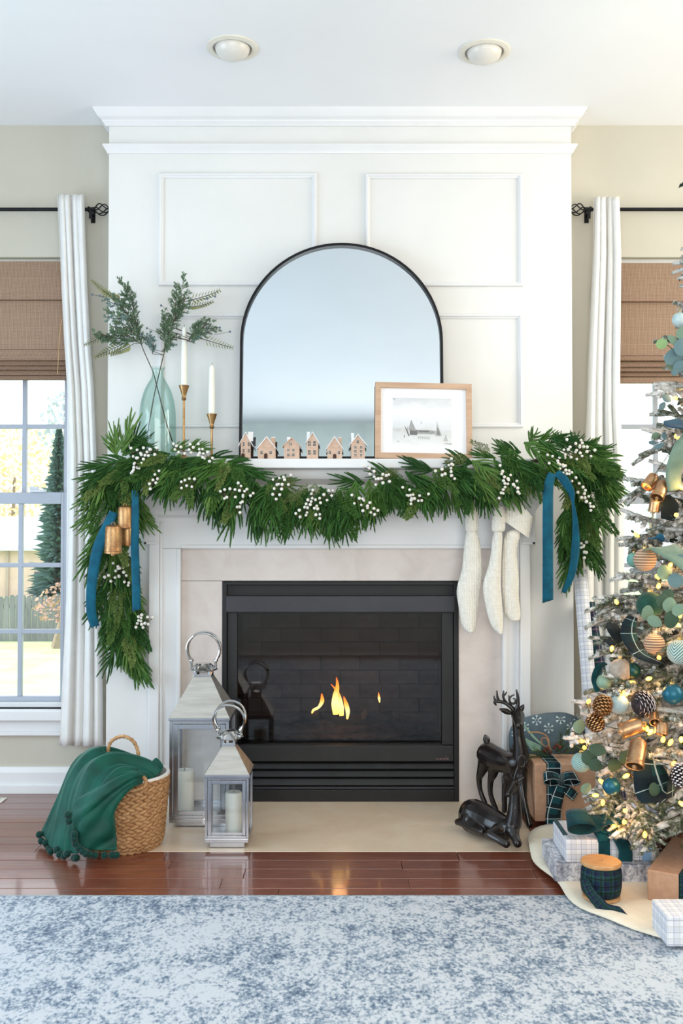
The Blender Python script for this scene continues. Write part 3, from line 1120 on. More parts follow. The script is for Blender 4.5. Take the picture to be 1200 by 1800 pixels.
for k, (lab, rx0, rx1, ry0, bx_0, bx_1, ev, chim, shing, wins, door, dp) in enumerate(houses):
    Y0 = -0.178
    q = MP(Y0)
    xm = P((bx_0 + bx_1) / 2, 800, Y0).x
    hw_ = (bx_1 - bx_0) / 2 * q
    rw = (rx1 - rx0) / 2 * q
    hh = (805.5 - ry0) * q
    ez = hh * (0.52 if shing else 0.66)
    dep = 0.034
    t = thing('paper_house', lab, 'paper house', (xm, Y0 + dep / 2, ZM + 0.0005), 'kraft paper houses along the mantel')
    L = lambda px, py: (P(px, 800, Y0).x, ZM + 0.0005 + (805.5 - py) * q)
    z0 = ZM + 0.0005
    m = MB().prism([(xm - hw_, z0), (xm + hw_, z0), (xm + hw_, z0 + ez), (xm, z0 + hh - 0.006), (xm - hw_, z0 + ez)], Y0, Y0 + dep)
    m.build('body', HKR, t, smooth=False)
    if shing:
        m = MB()
        for r in range(5):
            zz = ez + (hh - ez) * r / 5.6
            ww = hw_ * (1 - r / 5.6) * 0.98
            m.box(xm - ww, xm + ww, Y0 - 0.0012, Y0 + 0.001, z0 + zz, z0 + zz + (hh - ez) / 5.6 - 0.0006)
        m.build('shingle_row', HKR, t, smooth=False)
    sl_ = (hh - ez) / hw_
    for s in (-1, 1):
        th = 0.0035
        e2 = z0 + hh - sl_ * rw
        m = MB()
        poly = [(xm, z0 + hh - 0.004), (xm + s * rw, e2 - 0.004), (xm + s * rw, e2), (xm, z0 + hh + 0.001)]
        m.prism(poly if s < 0 else poly[::-1], Y0 - 0.004, Y0 + dep + 0.004)
        m.build('roof_panel', SNOW if k != 2 else HKR, t, smooth=False)
    cx0, cz1 = L(chim[0], chim[2])
    cx1 = L(chim[1], 0)[0]
    cm = MB().box(cx0, cx1, Y0 + 0.012, Y0 + 0.02, z0 + ez, cz1)
    cm.cur = 1
    cm.box(cx0 - .0006, cx1 + .0006, Y0 + 0.0114, Y0 + 0.0206, cz1, cz1 + 0.003)
    cm.build('chimney', [HKR if k in (1, 4) else SNOW, SNOW], t, smooth=False)
    for (a, b, c, d) in wins:
        (wx0, wz1), (wx1, wz0) = L(a, b), L(c, d)
        wn = MB().box(wx0, wx1, Y0 - 0.0012, Y0 + 0.0005, wz0, wz1).build('window', WWN, t, smooth=False)
        mm_ = MB()
        g = (wx1 - wx0) * 0.10
        zmid = (wz0 + wz1) / 2
        xmid = (wx0 + wx1) / 2
        for (u0, u1) in ((wx0 + g, xmid - g * .6), (xmid + g * .6, wx1 - g)):
            for (v0, v1) in ((wz0 + g, zmid - g * .6), (zmid + g * .6, wz1 - g)):
                mm_.box(u0, u1, Y0 - 0.0016, Y0 - 0.001, v0, v1)
        mm_.build('pane', DKB, wn, smooth=False)
    if door:
        (dx0, dz1), (dx1, _) = L(door[0], door[2]), L(door[1], 0)
        r = (dx1 - dx0) / 2
        ctr = (dx0 + dx1) / 2
        poly = [(dx1, z0), *[(ctr + r * math.cos(a), dz1 - r + r * math.sin(a)) for a in [PI * j / 8 for j in range(9)]], (dx0, z0)]
        MB().prism([(x, z) for x, z in poly], Y0 - 0.0015, Y0 + 0.001).build('door', DKB, t, smooth=False)

# candlesticks and tapers
for (pxc, cup, cupb, base, ctop, cw, lab, lab2) in ((323, 678, 702, 806, 574, 11, 'taller antique brass candlestick beside the green vase', 'taller ivory taper candle, in the candlestick nearer the vase'), (372, 728, 752, 806, 641, 12, 'shorter antique brass candlestick nearer the mirror', 'shorter ivory taper candle, in the candlestick nearer the mirror')):
    Yc = -0.125
    q = MP(Yc)
    c = V((P(pxc, 760, Yc).x, Yc, ZM + 0.0005))
    zc = P(600, cup, Yc).z - c.z
    t = thing('candlestick', lab, 'candlestick', c, 'brass candlesticks')
    MB().lathe([(0.036, 0), (0.037, 0.004), (0.030, 0.008), (0.012, 0.013), (0.006, 0.02), (0.0045, 0.026)], c, 32, cap1=False).build('base', BRASS, t)
    MB().lathe([(0.0045, 0.026), (0.0042, zc - 0.058), (0.0045, zc - 0.056)], c, 16, cap0=False, cap1=False).build('stem', BRASS, t)
    MB().lathe([(0.0045, zc - 0.057), (0.008, zc - 0.053), (0.0095, zc - 0.049), (0.0075, zc - 0.045), (0.0072, zc - 0.040), (0.009, zc - 0.034), (0.0135, zc - 0.02), (0.019, zc - 0.004), (0.0205, zc), (0.0195, zc), (0.0125, zc - 0.018), (0.001, zc - 0.022)], c, 32, cap0=False).build('cup', BRASS, t)
    r0 = cw / 2 * q
    zt0 = P(600, ctop, Yc).z - c.z
    tp = thing('taper_candle', lab2, 'candle', c + V((0, 0, zc - 0.02)), 'taper candles')
    MB().lathe([(r0 * .98, zc - 0.02), (r0, zc), (r0 * .92, lerp(zc, zt0, .6)), (r0 * .78, zt0 - 0.012), (r0 * .5, zt0 - 0.004), (0.0005, zt0)], c, 20).build('body', WAX, tp)
    MB().tube([c + V((0, 0, zt0 - 0.002)), c + V((0.001, 0, zt0 + 0.008))], 0.0008, 6).build('wick', WICK, tp)

# vase
Yv = -0.105
q = MP(Yv)
vc = V((P(277, 700, Yv).x, Yv, ZM + 0.0005))
vase = thing('glass_vase', 'sea green glass bottle vase holding juniper at the left end of the mantel', 'vase', vc)
zz = lambda py: P(600, py, Yv).z - vc.z
prof = [(30, 805), (31.5, 800), (32.5, 780), (32.5, 745), (31.8, 725), (29, 705), (24, 688), (17, 674), (12.5, 667), (10.2, 661), (9.6, 656), (10.2, 651), (12, 648), (12.4, 646.5), (11.6, 645.5)]
op = [(r * q, max(0, zz(py))) for r, py in prof]
cs = spline([V((r, 0, z)) for r, z in op], 3)
MB().lathe([(p.x, p.z) for p in cs], vc, 40, cap1=False).build('glass_body', VASEG, vase, angle=60)

# juniper branches
JUN = [mat('juniper_green', C(126, 150, 116), C(84, 110, 84), 25, rough=0.75, rand=0.5), mat('fern_olive', C(176, 176, 118), C(128, 138, 96), 25, rough=0.75, rand=0.4), mat('blue_juniper', C(140, 166, 160), C(104, 130, 124), 25, rough=0.75)]
TWIG = mat('brown_twig', C(92, 74, 58), C(66, 54, 42), 60, rough=0.9)


def needle(m, p, d, L, wd):
    s = d.cross(V((R.uniform(-1, 1), R.uniform(-1, 1), R.uniform(-1, 1))))
    if s.length < 1e-6:
        return
    s = s.normalized() * wd
    b = len(m.v)
    m.v += [p, p + d * L * .45 + s, p + d * L, p + d * L * .45 - s]
    m.face([b, b + 1, b + 2, b + 3])


def scale_twig(m, p, d, L, fat=0.0022, step=0.0032):
    """a juniper twiglet: little scale needles packed around a line"""
    n = max(3, int(L / step))
    for k in range(n):
        q = p + d * (L * k / n)
        for _ in range(3):
            rnd = V((R.uniform(-1, 1), R.uniform(-1, 1), R.uniform(-1, 1)))
            needle(m, q, (d + rnd * 0.75).normalized(), 0.0075, fat * .55)


def juniper_spray(L, spread, seed):
    R.seed(seed)
    m = MB()
    ax = V((0, 0, 1))
    m.cur = 1
    m.tube([V((0, 0, 0)), V((0, 0, L * .9))], [0.0014, 0.0006], 5)
    m.cur = 0
    n = int(L / 0.006)
    for k in range(n):
        u = k / n
        p = V((0, 0, L * u))
        a = R.uniform(0, 2 * PI)
        d = V((math.cos(a) * 1.1, math.sin(a) * 0.5, 0.9)).normalized()
        tl = spread * (1 - u * 0.72) * R.uniform(.55, 1.1) * (0.5 + min(1, u * 4) * .5)
        scale_twig(m, p, d, tl)
        for j in range(2):
            s = R.uniform(.3, .8)
            e = (d + V((R.uniform(-.7, .7), R.uniform(-.7, .7), R.uniform(0, .6)))).normalized()
            scale_twig(m, p + d * tl * s, e, tl * 0.45)
    return m


def fern_frond(L, w_):
    m = MB()
    pts = [V((0, 0.02 * math.sin(k / 11 * 2), L * k / 11)) for k in range(12)]
    m.cur = 1
    m.tube(pts, 0.0009, 5)
    m.cur = 0
    for k in range(2, 12):
        for s in (-1, 1):
            ln = w_ * (1 - 0.75 * k / 12)
            p = pts[k]
            d = V((s * .8, 0, .65)).normalized()
            b = len(m.v)
            wv = V((-.5 * s, 0, .8)) * .0026
            m.v += [p, p + d * ln * .5 + wv + V((0, -.003, 0)), p + d * ln, p + d * ln * .5 - wv + V((0, .002, 0))]
            m.face([b, b + 1, b + 2, b + 3])
    return m


spA = juniper_spray(0.12, 0.05, 1).mesh('juniper_spray_a', [JUN[0], TWIG], smooth=False)
spB = juniper_spray(0.09, 0.04, 2).mesh('juniper_spray_b', [JUN[0], TWIG], smooth=False)
spC = juniper_spray(0.07, 0.03, 3).mesh('juniper_spray_c', [JUN[2], TWIG], smooth=False)
fr_ = fern_frond(0.085, 0.022).mesh('fern_frond', [JUN[1], TWIG], smooth=False)
JB = MB().ball((0, 0, 0), 0.0045, 8, 6).mesh('juniper_berry', mat('dusky_blue_berry', C(96, 108, 130), None, 20, rough=0.6))
R.seed(11)


def face_roll(d):
    """turn +Z along d and keep the flat side of a spray towards the room"""
    z = d.normalized()
    y = V((0, 1, 0))
    y = (y - z * y.dot(z)).normalized()
    return Matrix((y.cross(z), y, z)).transposed().to_quaternion() @ Matrix.Rotation(R.uniform(-.3, .3), 3, 'Z').to_quaternion()


def juniper(label, stem, sprays, fronds, Yoff, berries):
    pts = spline([P(a, b, Yv + dy) for a, b, dy in stem], 6)
    t = thing('juniper_branch', label, 'branch', pts[0], 'juniper branches in the green vase')
    MB().tube(pts, [lerp(0.0024, 0.0013, k / len(pts)) for k in range(len(pts))], 7).build('stem', TWIG, t)
    m = MB()
    for kind, px, py, qx, qy, sc in sprays:
        a, b = P(px, py, Yv + Yoff + R.uniform(-.03, .03)), P(qx, qy, Yv + Yoff + R.uniform(-.05, .03))
        me = {'a': spA, 'b': spB, 'c': spC, 'f': fr_}[kind]
        L0 = {'a': .12, 'b': .09, 'c': .07, 'f': .085}[kind]
        s = (b - a).length / L0
        copy_part('frond' if kind == 'f' else 'spray', me, t, a, face_roll(b - a), (s, s, s))
        near = min(pts, key=lambda p: (p - a).length)
        m.tube([near, near.lerp(a, .5) + V((0, -.004, 0)), a], 0.0011, 5)
    tw_ = m.build('twig', TWIG, t)
    tw_['kind'] = 'stuff'
    for px, py in berries:
        p = P(px, py, Yv + Yoff - .03)
        copy_part('juniper_berry', JB, t, p)
        near = min((c.location + t.location for c in t.children if c.name.startswith(('spray', 'frond'))), key=lambda s: (s - p).length)
        MB().tube([near.lerp(p, .5), p], .0007, 4).build('berry_stalk', TWIG, t)


juniper('bushy juniper branch leaning left out of the vase', [(303, 776, 0.02), (292, 742, 0.02), (276, 680, 0.01), (268, 652, 0), (250, 610, -.01), (238, 570, -.02), (232, 520, -.02)],
        [('a', 238, 560, 212, 492, 1), ('a', 240, 575, 200, 520, 1), ('a', 245, 595, 190, 545, 1), ('b', 236, 545, 222, 500, 1), ('a', 248, 605, 205, 575, 1), ('b', 225, 590, 170, 590, 1), ('b', 240, 600, 195, 598, 1), ('c', 230, 560, 185, 560, 1), ('a', 236, 540, 226, 505, 1), ('b', 250, 605, 225, 560, 1), ('c', 215, 540, 180, 525, 1), ('b', 228, 600, 165, 585, 1), ('b', 236, 580, 215, 530, 1), ('b', 246, 600, 236, 550, 1),
         ('f', 200, 525, 163, 492, 1), ('f', 215, 530, 175, 508, 1), ('f', 222, 602, 168, 628, 1), ('f', 235, 604, 190, 622, 1), ('f', 195, 585, 152, 604, 1)], [], -.02, [(162, 518), (175, 520), (248, 590)])
R.seed(12)
juniper('taller juniper branch leaning right out of the vase', [(256, 786, -.01), (262, 745, -.01), (272, 690, 0), (280, 655, 0), (286, 630, -.005), (296, 590, -.015), (312, 545, -.02), (320, 515, -.02)],
        [('a', 312, 545, 324, 484, 1), ('a', 308, 555, 310, 500, 1), ('a', 300, 580, 316, 530, 1), ('a', 306, 565, 336, 528, 1), ('b', 296, 590, 288, 545, 1), ('a', 290, 610, 290, 555, 1), ('b', 288, 615, 300, 570, 1), ('b', 310, 560, 330, 515, 1), ('b', 284, 618, 312, 590, 1), ('a', 294, 600, 306, 545, 1), ('c', 290, 612, 308, 606, 1),
         ('c', 268, 622, 262, 585, 1), ('c', 270, 618, 268, 592, 1), ('c', 264, 615, 256, 588, 1),
         ('b', 330, 600, 372, 562, 1), ('b', 332, 598, 350, 565, 1), ('b', 338, 590, 384, 578, 1), ('c', 340, 594, 366, 572, 1), ('c', 335, 600, 352, 590, 1), ('c', 345, 590, 362, 585, 1), ('b', 332, 595, 362, 560, 1),
         ('f', 325, 530, 380, 508, 1), ('f', 322, 540, 372, 525, 1), ('f', 350, 594, 402, 609, 1)], [], -.02, [(378, 521), (283, 537), (258, 577), (386, 576), (404, 583), (364, 525)])

# ------------------------------------------------------------------ garland
R.seed(21)


def pine_mat():
    t = NT('norfolk_pine')
    oi = t.new('ShaderNodeObjectInfo')
    vec = t.coords()
    n = t.noise(vec, 45, 3)
    c1 = t.ramp(oi.outputs['Random'], [(0.0, C(42, 84, 36)), (0.5, C(66, 112, 46)), (0.8, C(96, 138, 60)), (1.0, C(126, 158, 82))])
    c2 = t.ramp(oi.outputs['Random'], [(0.0, C(24, 56, 26)), (1.0, C(54, 92, 42))])
    col = t.mix(t.math('MULTIPLY', n, 0.9), c1, c2)
    t.set(base=col, rough=0.6, spec=0.25)
    return t.m


PINE = pine_mat()


def finger(m, pts, r):
    """one soft pine finger: a slim core wrapped in short needles pointing to its tip"""
    c = spline(pts, 4)
    n = len(c)
    m.cur = 0
    m.tube(c, [r * (0.70 + .06 * math.sin(k * 2.6)) * (1 - 0.6 * (k / (n - 1)) ** 3) for k in range(n)], 6, caps=False)
    L = sum((c[k + 1] - c[k]).length for k in range(n - 1))
    st = 0.0036
    d = 0
    for k in range(n - 1):
        a, b = c[k], c[k + 1]
        seg = (b - a).length
        ax = (b - a).normalized()
        o1 = ax.orthogonal().normalized()
        o2 = ax.cross(o1)
        x = 0
        while x < seg:
            p = a + ax * x
            tt = (k + x / seg) / (n - 1)
            rr = r * (1 - 0.5 * tt ** 2)
            for j in range(4):
                an = R.uniform(0, 2 * PI)
                s = o1 * math.cos(an) + o2 * math.sin(an)
                tip = p + ax * 0.0085 + s * rr * 1.12
                w_ = ax.cross(s) * 0.0016
                bb = len(m.v)
                m.v += [p + w_, tip, p - w_]
                m.face([bb, bb + 1, bb + 2])
            x += st


def pine_sprig(seed, nf, L, spread, droop):
    R.seed(seed)
    m = MB()
    for k in range(nf):
        u = k / nf
        side = (-1) ** k
        p0 = V((0, 0, L * 0.55 * u))
        ang = side * spread * R.uniform(.55, 1.1) * (1 - u * 0.5)
        dy = R.uniform(-.45, .12)
        d = V((math.sin(ang), dy, math.cos(ang))).normalized()
        ln = L * R.uniform(.42, .60)
        p1 = p0 + d * ln * .4
        p2 = p1 + (d + V((0, -.1, 0.3))).normalized() * ln * .35
        p3 = p2 + (d + V((0, -.05, .7))).normalized() * ln * .3
        finger(m, [p0, p1, p2, p3], 0.0066)
    finger(m, [V((0, 0, 0)), V((0, -.005, L * .35)), V((0, -.01, L * .7)), V((0, -.005, L))], 0.0066)
    return m


SPR = [pine_sprig(30 + k, nf, L, sp, 0).mesh('pine_sprig_%d' % k, PINE, smooth=False) for k, (nf, L, sp) in enumerate(((10, .15, .75), (11, .15, .95), (9, .15, .55), (12, .15, .8)))]
R.seed(22)
TOP = [(150, 880), (165, 850), (185, 812), (210, 797), (250, 788), (330, 781), (385, 790), (425, 803), (450, 820), (480, 838), (540, 850), (580, 846), (620, 838), (650, 829), (700, 822), (760, 815), (820, 800), (860, 788), (905, 773), (940, 764), (990, 762), (1030, 776), (1060, 800), (1085, 835)]
BOT = [(150, 905), (200, 880), (262, 872), (290, 885), (318, 890), (345, 905), (380, 930), (415, 955), (455, 950), (490, 955), (520, 945), (550, 945), (590, 955), (625, 935), (660, 918), (700, 900), (760, 910), (800, 898), (835, 905), (862, 922), (890, 900), (925, 890), (950, 870), (985, 860), (1030, 865), (1085, 850)]
gar = thing('garland', 'long green norfolk pine garland with white berries draped over the mantel', 'garland', V((ox, -0.2, ZM)))


def sprig(px, py, ang, L, Y0, lean, kind=None, roll=None):
    """base at a pixel, pointing at an image angle (degrees, 0 right, -90 down), L pixels long"""
    a = P(px, py, Y0)
    q = MP(Y0)
    th = math.radians(ang)
    d = V((math.cos(th) * L * q, lean, math.sin(th) * L * q))
    ln = d.length
    z = d.normalized()
    yb = V((0, 1, 0))
    yb = (yb - z * yb.dot(z)).normalized()
    x = yb.cross(z)
    Mx = Matrix((x, yb, z)).transposed()
    rot = Mx.to_quaternion() @ Matrix.Rotation(R.uniform(-.5, .5) if roll is None else roll, 3, 'Z').to_quaternion()
    s = ln / 0.15
    copy_part('sprig', SPR[kind if kind is not None else R.randrange(4)], gar, a, rot, (max(s, .72) * R.choice((-1, 1)) * .95, max(s, .75), s))


# the core vine
core = [(222, 1120, -.06), (205, 1000, -.08), (196, 900, -.12), (212, 842, -.18), (262, 818, -.20), (340, 815, -.20), (420, 845, -.20), (500, 880, -.205), (570, 892, -.205), (660, 876, -.205), (760, 856, -.20), (860, 835, -.20), (950, 808, -.20), (1000, 806, -.18), (1022, 850, -.13), (1018, 930, -.08)]
MB().tube(spline([P(a, b, y) for a, b, y in core], 5), 0.007, 7).build('vine', TWIG, gar)
for row, n in ((0, 52), (1, 52), (2, 46)):
    for k in range(n):
        px = lerp(178, 1058, (k + R.uniform(.1, .9)) / n)
        t_, b_ = table(TOP, px)[0], table(BOT, px)[0]
        u = (px - 600) / 450
        h = b_ - t_
        if row == 0:      # along the top, lying outward and forward
            py = t_ + R.uniform(8, 22)
            ang = -90 + (62 * u + 38 * (1 if u > 0 else -1) * (1 - abs(u)) * .3) + R.uniform(-28, 28)
            Y0, lean = -.215, R.uniform(-.06, -.02)
            lim = 62
        elif row == 1:
            py = t_ + h * R.uniform(.22, .42)
            ang = -90 + 42 * u * abs(u) + R.uniform(-24, 24)
            Y0, lean = -.225, R.uniform(-.05, 0)
            lim = 66
        else:
            py = t_ + h * R.uniform(.42, .60)
            ang = -90 + 30 * u * abs(u) + R.uniform(-20, 20)
            Y0, lean = -.212, R.uniform(-.02, .035)
            lim = 74
        tipx = px + math.cos(math.radians(ang)) * 50
        bt = table(BOT, min(max(tipx, 178), 1075))[0]
        L = (bt - py) / max(.35, -math.sin(math.radians(ang))) + R.uniform(-10, 8)
        if row == 2 and R.random() < .35:
            L += R.uniform(4, 16)
        L = max(36, min(lim * R.uniform(.85, 1.1), L))
        sprig(px, py, ang, L, Y0, lean)
# over the shelf ends and up
for px, py, ang, L in ((205, 800, 95, 58), (214, 795, 70, 72), (220, 800, 55, 66), (206, 800, 110, 45), (215, 800, 40, 55), (228, 800, 20, 48), (300, 792, 20, 40), (330, 790, 10, 45), (280, 795, 160, 50), (372, 800, -14, 60), (400, 812, -22, 60), (430, 824, -20, 60), (470, 846, -8, 60), (398, 830, -50, 62), (415, 838, -75, 66), (432, 842, -60, 66), (450, 848, -85, 66), (466, 854, -70, 62), (484, 856, -95, 62), (500, 858, -80, 60), (440, 832, 195, 50), (640, 848, 175, 60), (700, 838, 170, 60), (760, 826, 168, 60), (900, 800, 152, 42), (930, 778, 60, 30), (945, 780, 40, 36), (1008, 790, 75, 32), (985, 784, 100, 26), (1015, 795, 30, 44), (915, 795, 162, 48), (960, 780, 15, 45), (1030, 800, 10, 50), (1040, 810, -30, 60), (875, 808, 165, 52), (830, 815, 170, 55)):
    sprig(px, py, ang, L, -.16 if px < 390 or px > 860 else -.205, R.uniform(-.03, .02))
# left drop
LD = [(800, 208, 40), (840, 205, 52), (880, 205, 58), (930, 198, 50), (980, 200, 50), (1030, 208, 50), (1080, 215, 45), (1130, 222, 38), (1170, 232, 26), (1205, 246, 12)]
for k in range(50):
    u = (k + R.random()) / 50
    py = lerp(815, 1130, u)
    c, hw_ = table(LD, py)
    s = R.uniform(-1, 1)
    L = R.uniform(56, 78) * (1.0 if u < .75 else .95)
    px = c + s * hw_ * .55
    ang = -90 + s * (46 if u < .35 else 26) + R.uniform(-10, 10)
    sprig(px, py, ang, L, lerp(-.21, -.07, min(1, u * 1.6)), R.uniform(-.03, .0))
for px, py, ang, L in ((190, 845, 200, 52), (185, 860, 195, 40), (192, 830, 205, 50), (180, 880, 215, 48), (176, 905, 230, 50), (175, 930, 245, 52), (172, 960, 250, 50), (225, 1050, -62, 60), (232, 1078, -65, 58), (228, 1120, -76, 82), (226, 1130, -70, 78), (232, 1140, -66, 72), (238, 1150, -72, 60), (200, 1110, -105, 50), (196, 1095, -110, 50), (205, 1080, -100, 60), (218, 1090, -85, 70)):
    sprig(px, py, ang, L, -.08 if py > 1000 else -.18, -.012)
# right drop
RD = [(790, 1015, 46), (840, 1035, 48), (880, 1025, 44), (920, 1020, 38), (960, 1018, 34), (1000, 1012, 30), (1040, 1000, 14)]
for k in range(36):
    u = (k + R.random()) / 36
    py = lerp(800, 965, u)
    c, hw_ = table(RD, py)
    s = R.uniform(-1, 1)
    L = R.uniform(52, 72)
    sprig(c + s * hw_ * .6, py, -90 + s * (40 if u < .4 else 16) + R.uniform(-9, 9), L, lerp(-.2, -.07, min(1, u * 1.4)), R.uniform(-.03, 0))
for px, py, ang, L in ((1040, 810, -25, 56), (1048, 822, -35, 50), (1045, 835, -48, 56), (1000, 985, -105, 58), (1003, 970, -100, 62), (996, 900, -110, 46), (992, 940, -100, 50), (1030, 945, -75, 58), (1035, 955, -72, 50), (1028, 930, -70, 60)):
    sprig(px, py, ang, L, -.1 if py > 900 else -.18, -.01)

# a patch of flat olive cedar near the middle
CED = mat('olive_cedar', C(110, 126, 70), C(80, 98, 52), 40, rough=0.8)
for px, py, ang in ((520, 845, 200), (540, 852, 230), (555, 850, 260), (528, 862, 215), (860, 795, 150), (700, 828, 200), (820, 806, 190), (340, 830, 240)):
    m = MB()
    a = P(px, py, -.24)
    th = math.radians(ang)
    d = V((math.cos(th), -.15, math.sin(th)))
    for k in range(14):
        for s in (-1, 1):
            p = a + d * (.006 * k)
            e = (d + V((-d.z, 0, d.x)) * s * .9).normalized()
            scale_twig(m, p, e, .03 * (1 - k / 16), 0.003, 0.005)
    m.build('cedar_tuft', CED, gar, smooth=False)

# finer, flatter cedar fronds mixed into the pine
CEDM = NT('soft_cedar')
oi_ = CEDM.new('ShaderNodeObjectInfo')
CEDM.set(base=CEDM.ramp(oi_.outputs['Random'], [(0, C(44, 84, 38)), (.7, C(74, 112, 50)), (1, C(122, 140, 78))]), rough=.7, spec=.2)
def cedar_frond(seed):
    R.seed(seed)
    m = MB()
    L = .13
    for k in range(18):
        u = k / 18
        p = V((.004 * math.sin(u * 6), -.02 * u * u, L * u))
        for s in (-1, 1):
            d = V((s * .75, R.uniform(-.3, .1), .8)).normalized()
            tl = .045 * (1 - .75 * u) * R.uniform(.8, 1.1)
            scale_twig(m, p, d, tl, .0034, .0042)
            for j in (.4, .7):
                e = (d + V((-s * .5, 0, .5))).normalized()
                scale_twig(m, p + d * tl * j, e, tl * .35, .003, .0045)
    return m.mesh('cedar_frond_%d' % seed, CEDM.m, smooth=False)
CF = [cedar_frond(80), cedar_frond(81)]
R.seed(82)
for k in range(84):
    if k < 52:
        px = lerp(190, 1050, (k + R.random()) / 52)
        t_, b_ = table(TOP, px)[0], table(BOT, px)[0]
        py = t_ + (b_ - t_) * R.uniform(.08, .5)
        u = (px - 600) / 450
        ang = -90 + 50 * u * abs(u) + R.uniform(-45, 45)
        Yc = -.245
    elif k < 70:
        py = lerp(830, 1130, (k - 52) / 18)
        c, hw_ = table(LD, py)
        s = R.uniform(-1, 1)
        px, ang, Yc = c + s * hw_ * .5, -90 + s * 30, lerp(-.23, -.10, min(1, (py - 830) / 200))
    else:
        py = lerp(800, 950, (k - 70) / 14)
        c, hw_ = table(RD, py)
        s = R.uniform(-1, 1)
        px, ang, Yc = c + s * hw_ * .5, -90 + s * 30, lerp(-.23, -.10, min(1, (py - 800) / 200))
    th = math.radians(ang)
    d = V((math.cos(th), R.uniform(-.25, .05), math.sin(th)))
    s = R.uniform(.8, 1.1)
    copy_part('cedar_frond', CF[k % 2], gar, P(px, py, Yc), face_roll(d), (s, s, s))

# berry picks
BERRY = mat('white_berry', C(240, 234, 226), C(228, 218, 208), 90, rough=0.55, sss=0.1)
BR = [(242, 817, 60), (247, 795, 0), (262, 797, 20), (273, 844, 60), (235, 826, 70), (331, 850, 10), (317, 790, -20), (346, 794, -30), (362, 799, -50), (401, 868, 10), (430, 863, -30), (423, 884, 70), (494, 846, 10), (488, 863, 55), (545, 878, 60), (534, 899, 35), (558, 897, -60), (572, 873, 30), (632, 884, -40), (650, 894, -45), (656, 831, -30), (672, 844, 20), (782, 827, 20), (793, 829, -80), (719, 872, -50), (734, 876, 0), (887, 838, -60), (884, 860, 60), (905, 855, -70), (977, 809, -10), (988, 824, -40), (1000, 834, -50), (1012, 786, -30), (1028, 789, -40), (1022, 868, -60), (1033, 884, -70), (1025, 964, -70), (1020, 955, 45), (217, 990, 20), (200, 1012, 40), (218, 1015, -60), (250, 1088, -60), (252, 1094, 20), (1005, 800, -20)]
for px, py, ang in BR:
    drop = py > 930 and (px < 300 or px > 980)
    Yb = -.15 if drop else (-.27 if 300 < px < 960 else -.262)
    if py > 1050:
        Yb = -.13
    th = math.radians(ang)
    dx = V((math.cos(th), 0, math.sin(th)))
    q = MP(Yb)
    c = P(px, py, Yb)
    m = MB()
    b = MB()
    pts = [c + dx * (k * q) + V((0, R.uniform(-.004, .004), 0)) for k in (-16, -6, 5, 15)]
    m.tube(pts, 0.0011, 5)
    for k in range(7):
        p = c + dx * ((-15 + k * 5.0) * q) + V((R.uniform(-4, 4) * q, -.008 + R.uniform(-.006, .004), R.uniform(3, 8) * (-1) ** k * q))
        near = min(pts, key=lambda s: (s - p).length)
        m.tube([near, p], 0.0008, 4)
        b.ball(p, R.uniform(2.4, 3.1) * q, 8, 6)
    pk = m.build('berry_pick', TWIG, gar)
    b.build('berry', BERRY, pk)

# ------------------------------------------------------------------ velvet ribbons on the garland
TEAL = cloth('teal_velvet', C(8, 92, 116), C(4, 74, 96), 30, rough=0.7, sheen=0.15)


def ribbon_tail(pts, parent, name='ribbon_tail', matl=None, thick=0.0012, notch=True, wd=None):
    """pts: (px, py, Y, width in px, twist)"""
    c = spline([P(a, b, y) for a, b, y, w_, t in pts], 6)
    n = len(c)
    rows = []
    for k in range(n):
        f = k / (n - 1) * (len(pts) - 1)
        i = min(int(f), len(pts) - 2)
        u = f - i
        w_ = lerp(pts[i][3], pts[i + 1][3], u)
        tw = lerp(pts[i][4], pts[i + 1][4], u)
        t = (c[min(k + 1, n - 1)] - c[max(k - 1, 0)]).normalized()
        s = V((1, 0, 0)) - t * t.x
        s.normalize()
        s = Matrix.Rotation(tw, 3, t) @ s
        hw_ = w_ / 2 * MP(c[k].y)
        rows.append([c[k] + s * hw_ * e + V((0, -.0015 * (1 - e * e), 0)) for e in (-1, -.5, 0, .5, 1)])
    if notch:
        rows[-1] = [p + (rows[-1][0] - rows[-2][0]).normalized() * 0.012 * k for k, p in enumerate(rows[-1])] if notch == 1 else [p - (rows[-1][0] - rows[-2][0]).normalized() * 0.003 * k for k, p in enumerate(rows[-1])]
    m = MB()
    m.grid(rows, uvs=lambda i, j: (j * .01, i * .01))
    o = m.build(name, matl or TEAL, parent)
    md = o.modifiers.new('thickness', 'SOLIDIFY')
    md.thickness = thick
    return o


rl = thing('velvet_ribbon', 'teal velvet ribbon with two tails hanging from the left end of the garland', 'ribbon', P(210, 870, -.25))
ribbon_tail([(200, 900, -.26, 16, 0), (184, 935, -.28, 19, 0), (172, 965, -.27, 20, .1), (164, 1005, -.25, 19, .15), (160, 1045, -.235, 18, .1), (161, 1080, -.22, 17, 0), (168, 1103, -.2, 16, 0)], rl, notch=2)
ribbon_tail([(237, 862, -.27, 11, 0), (238, 900, -.275, 13, 0), (237, 960, -.265, 14.5, 0), (239, 1020, -.25, 14.5, 0), (240, 1076, -.235, 15, 0)], rl, notch=2)
rr_ = thing('velvet_ribbon', 'teal velvet ribbon with two tails hanging from the right end of the garland', 'ribbon', P(975, 830, -.26))
ribbon_tail([(970, 832, -.275, 14, 0), (964, 856, -.28, 17, 0), (962.5, 900, -.275, 18.5, 0), (962.5, 980, -.25, 18.5, 0), (962.5, 1060, -.225, 19, 0)], rr_, notch=2)
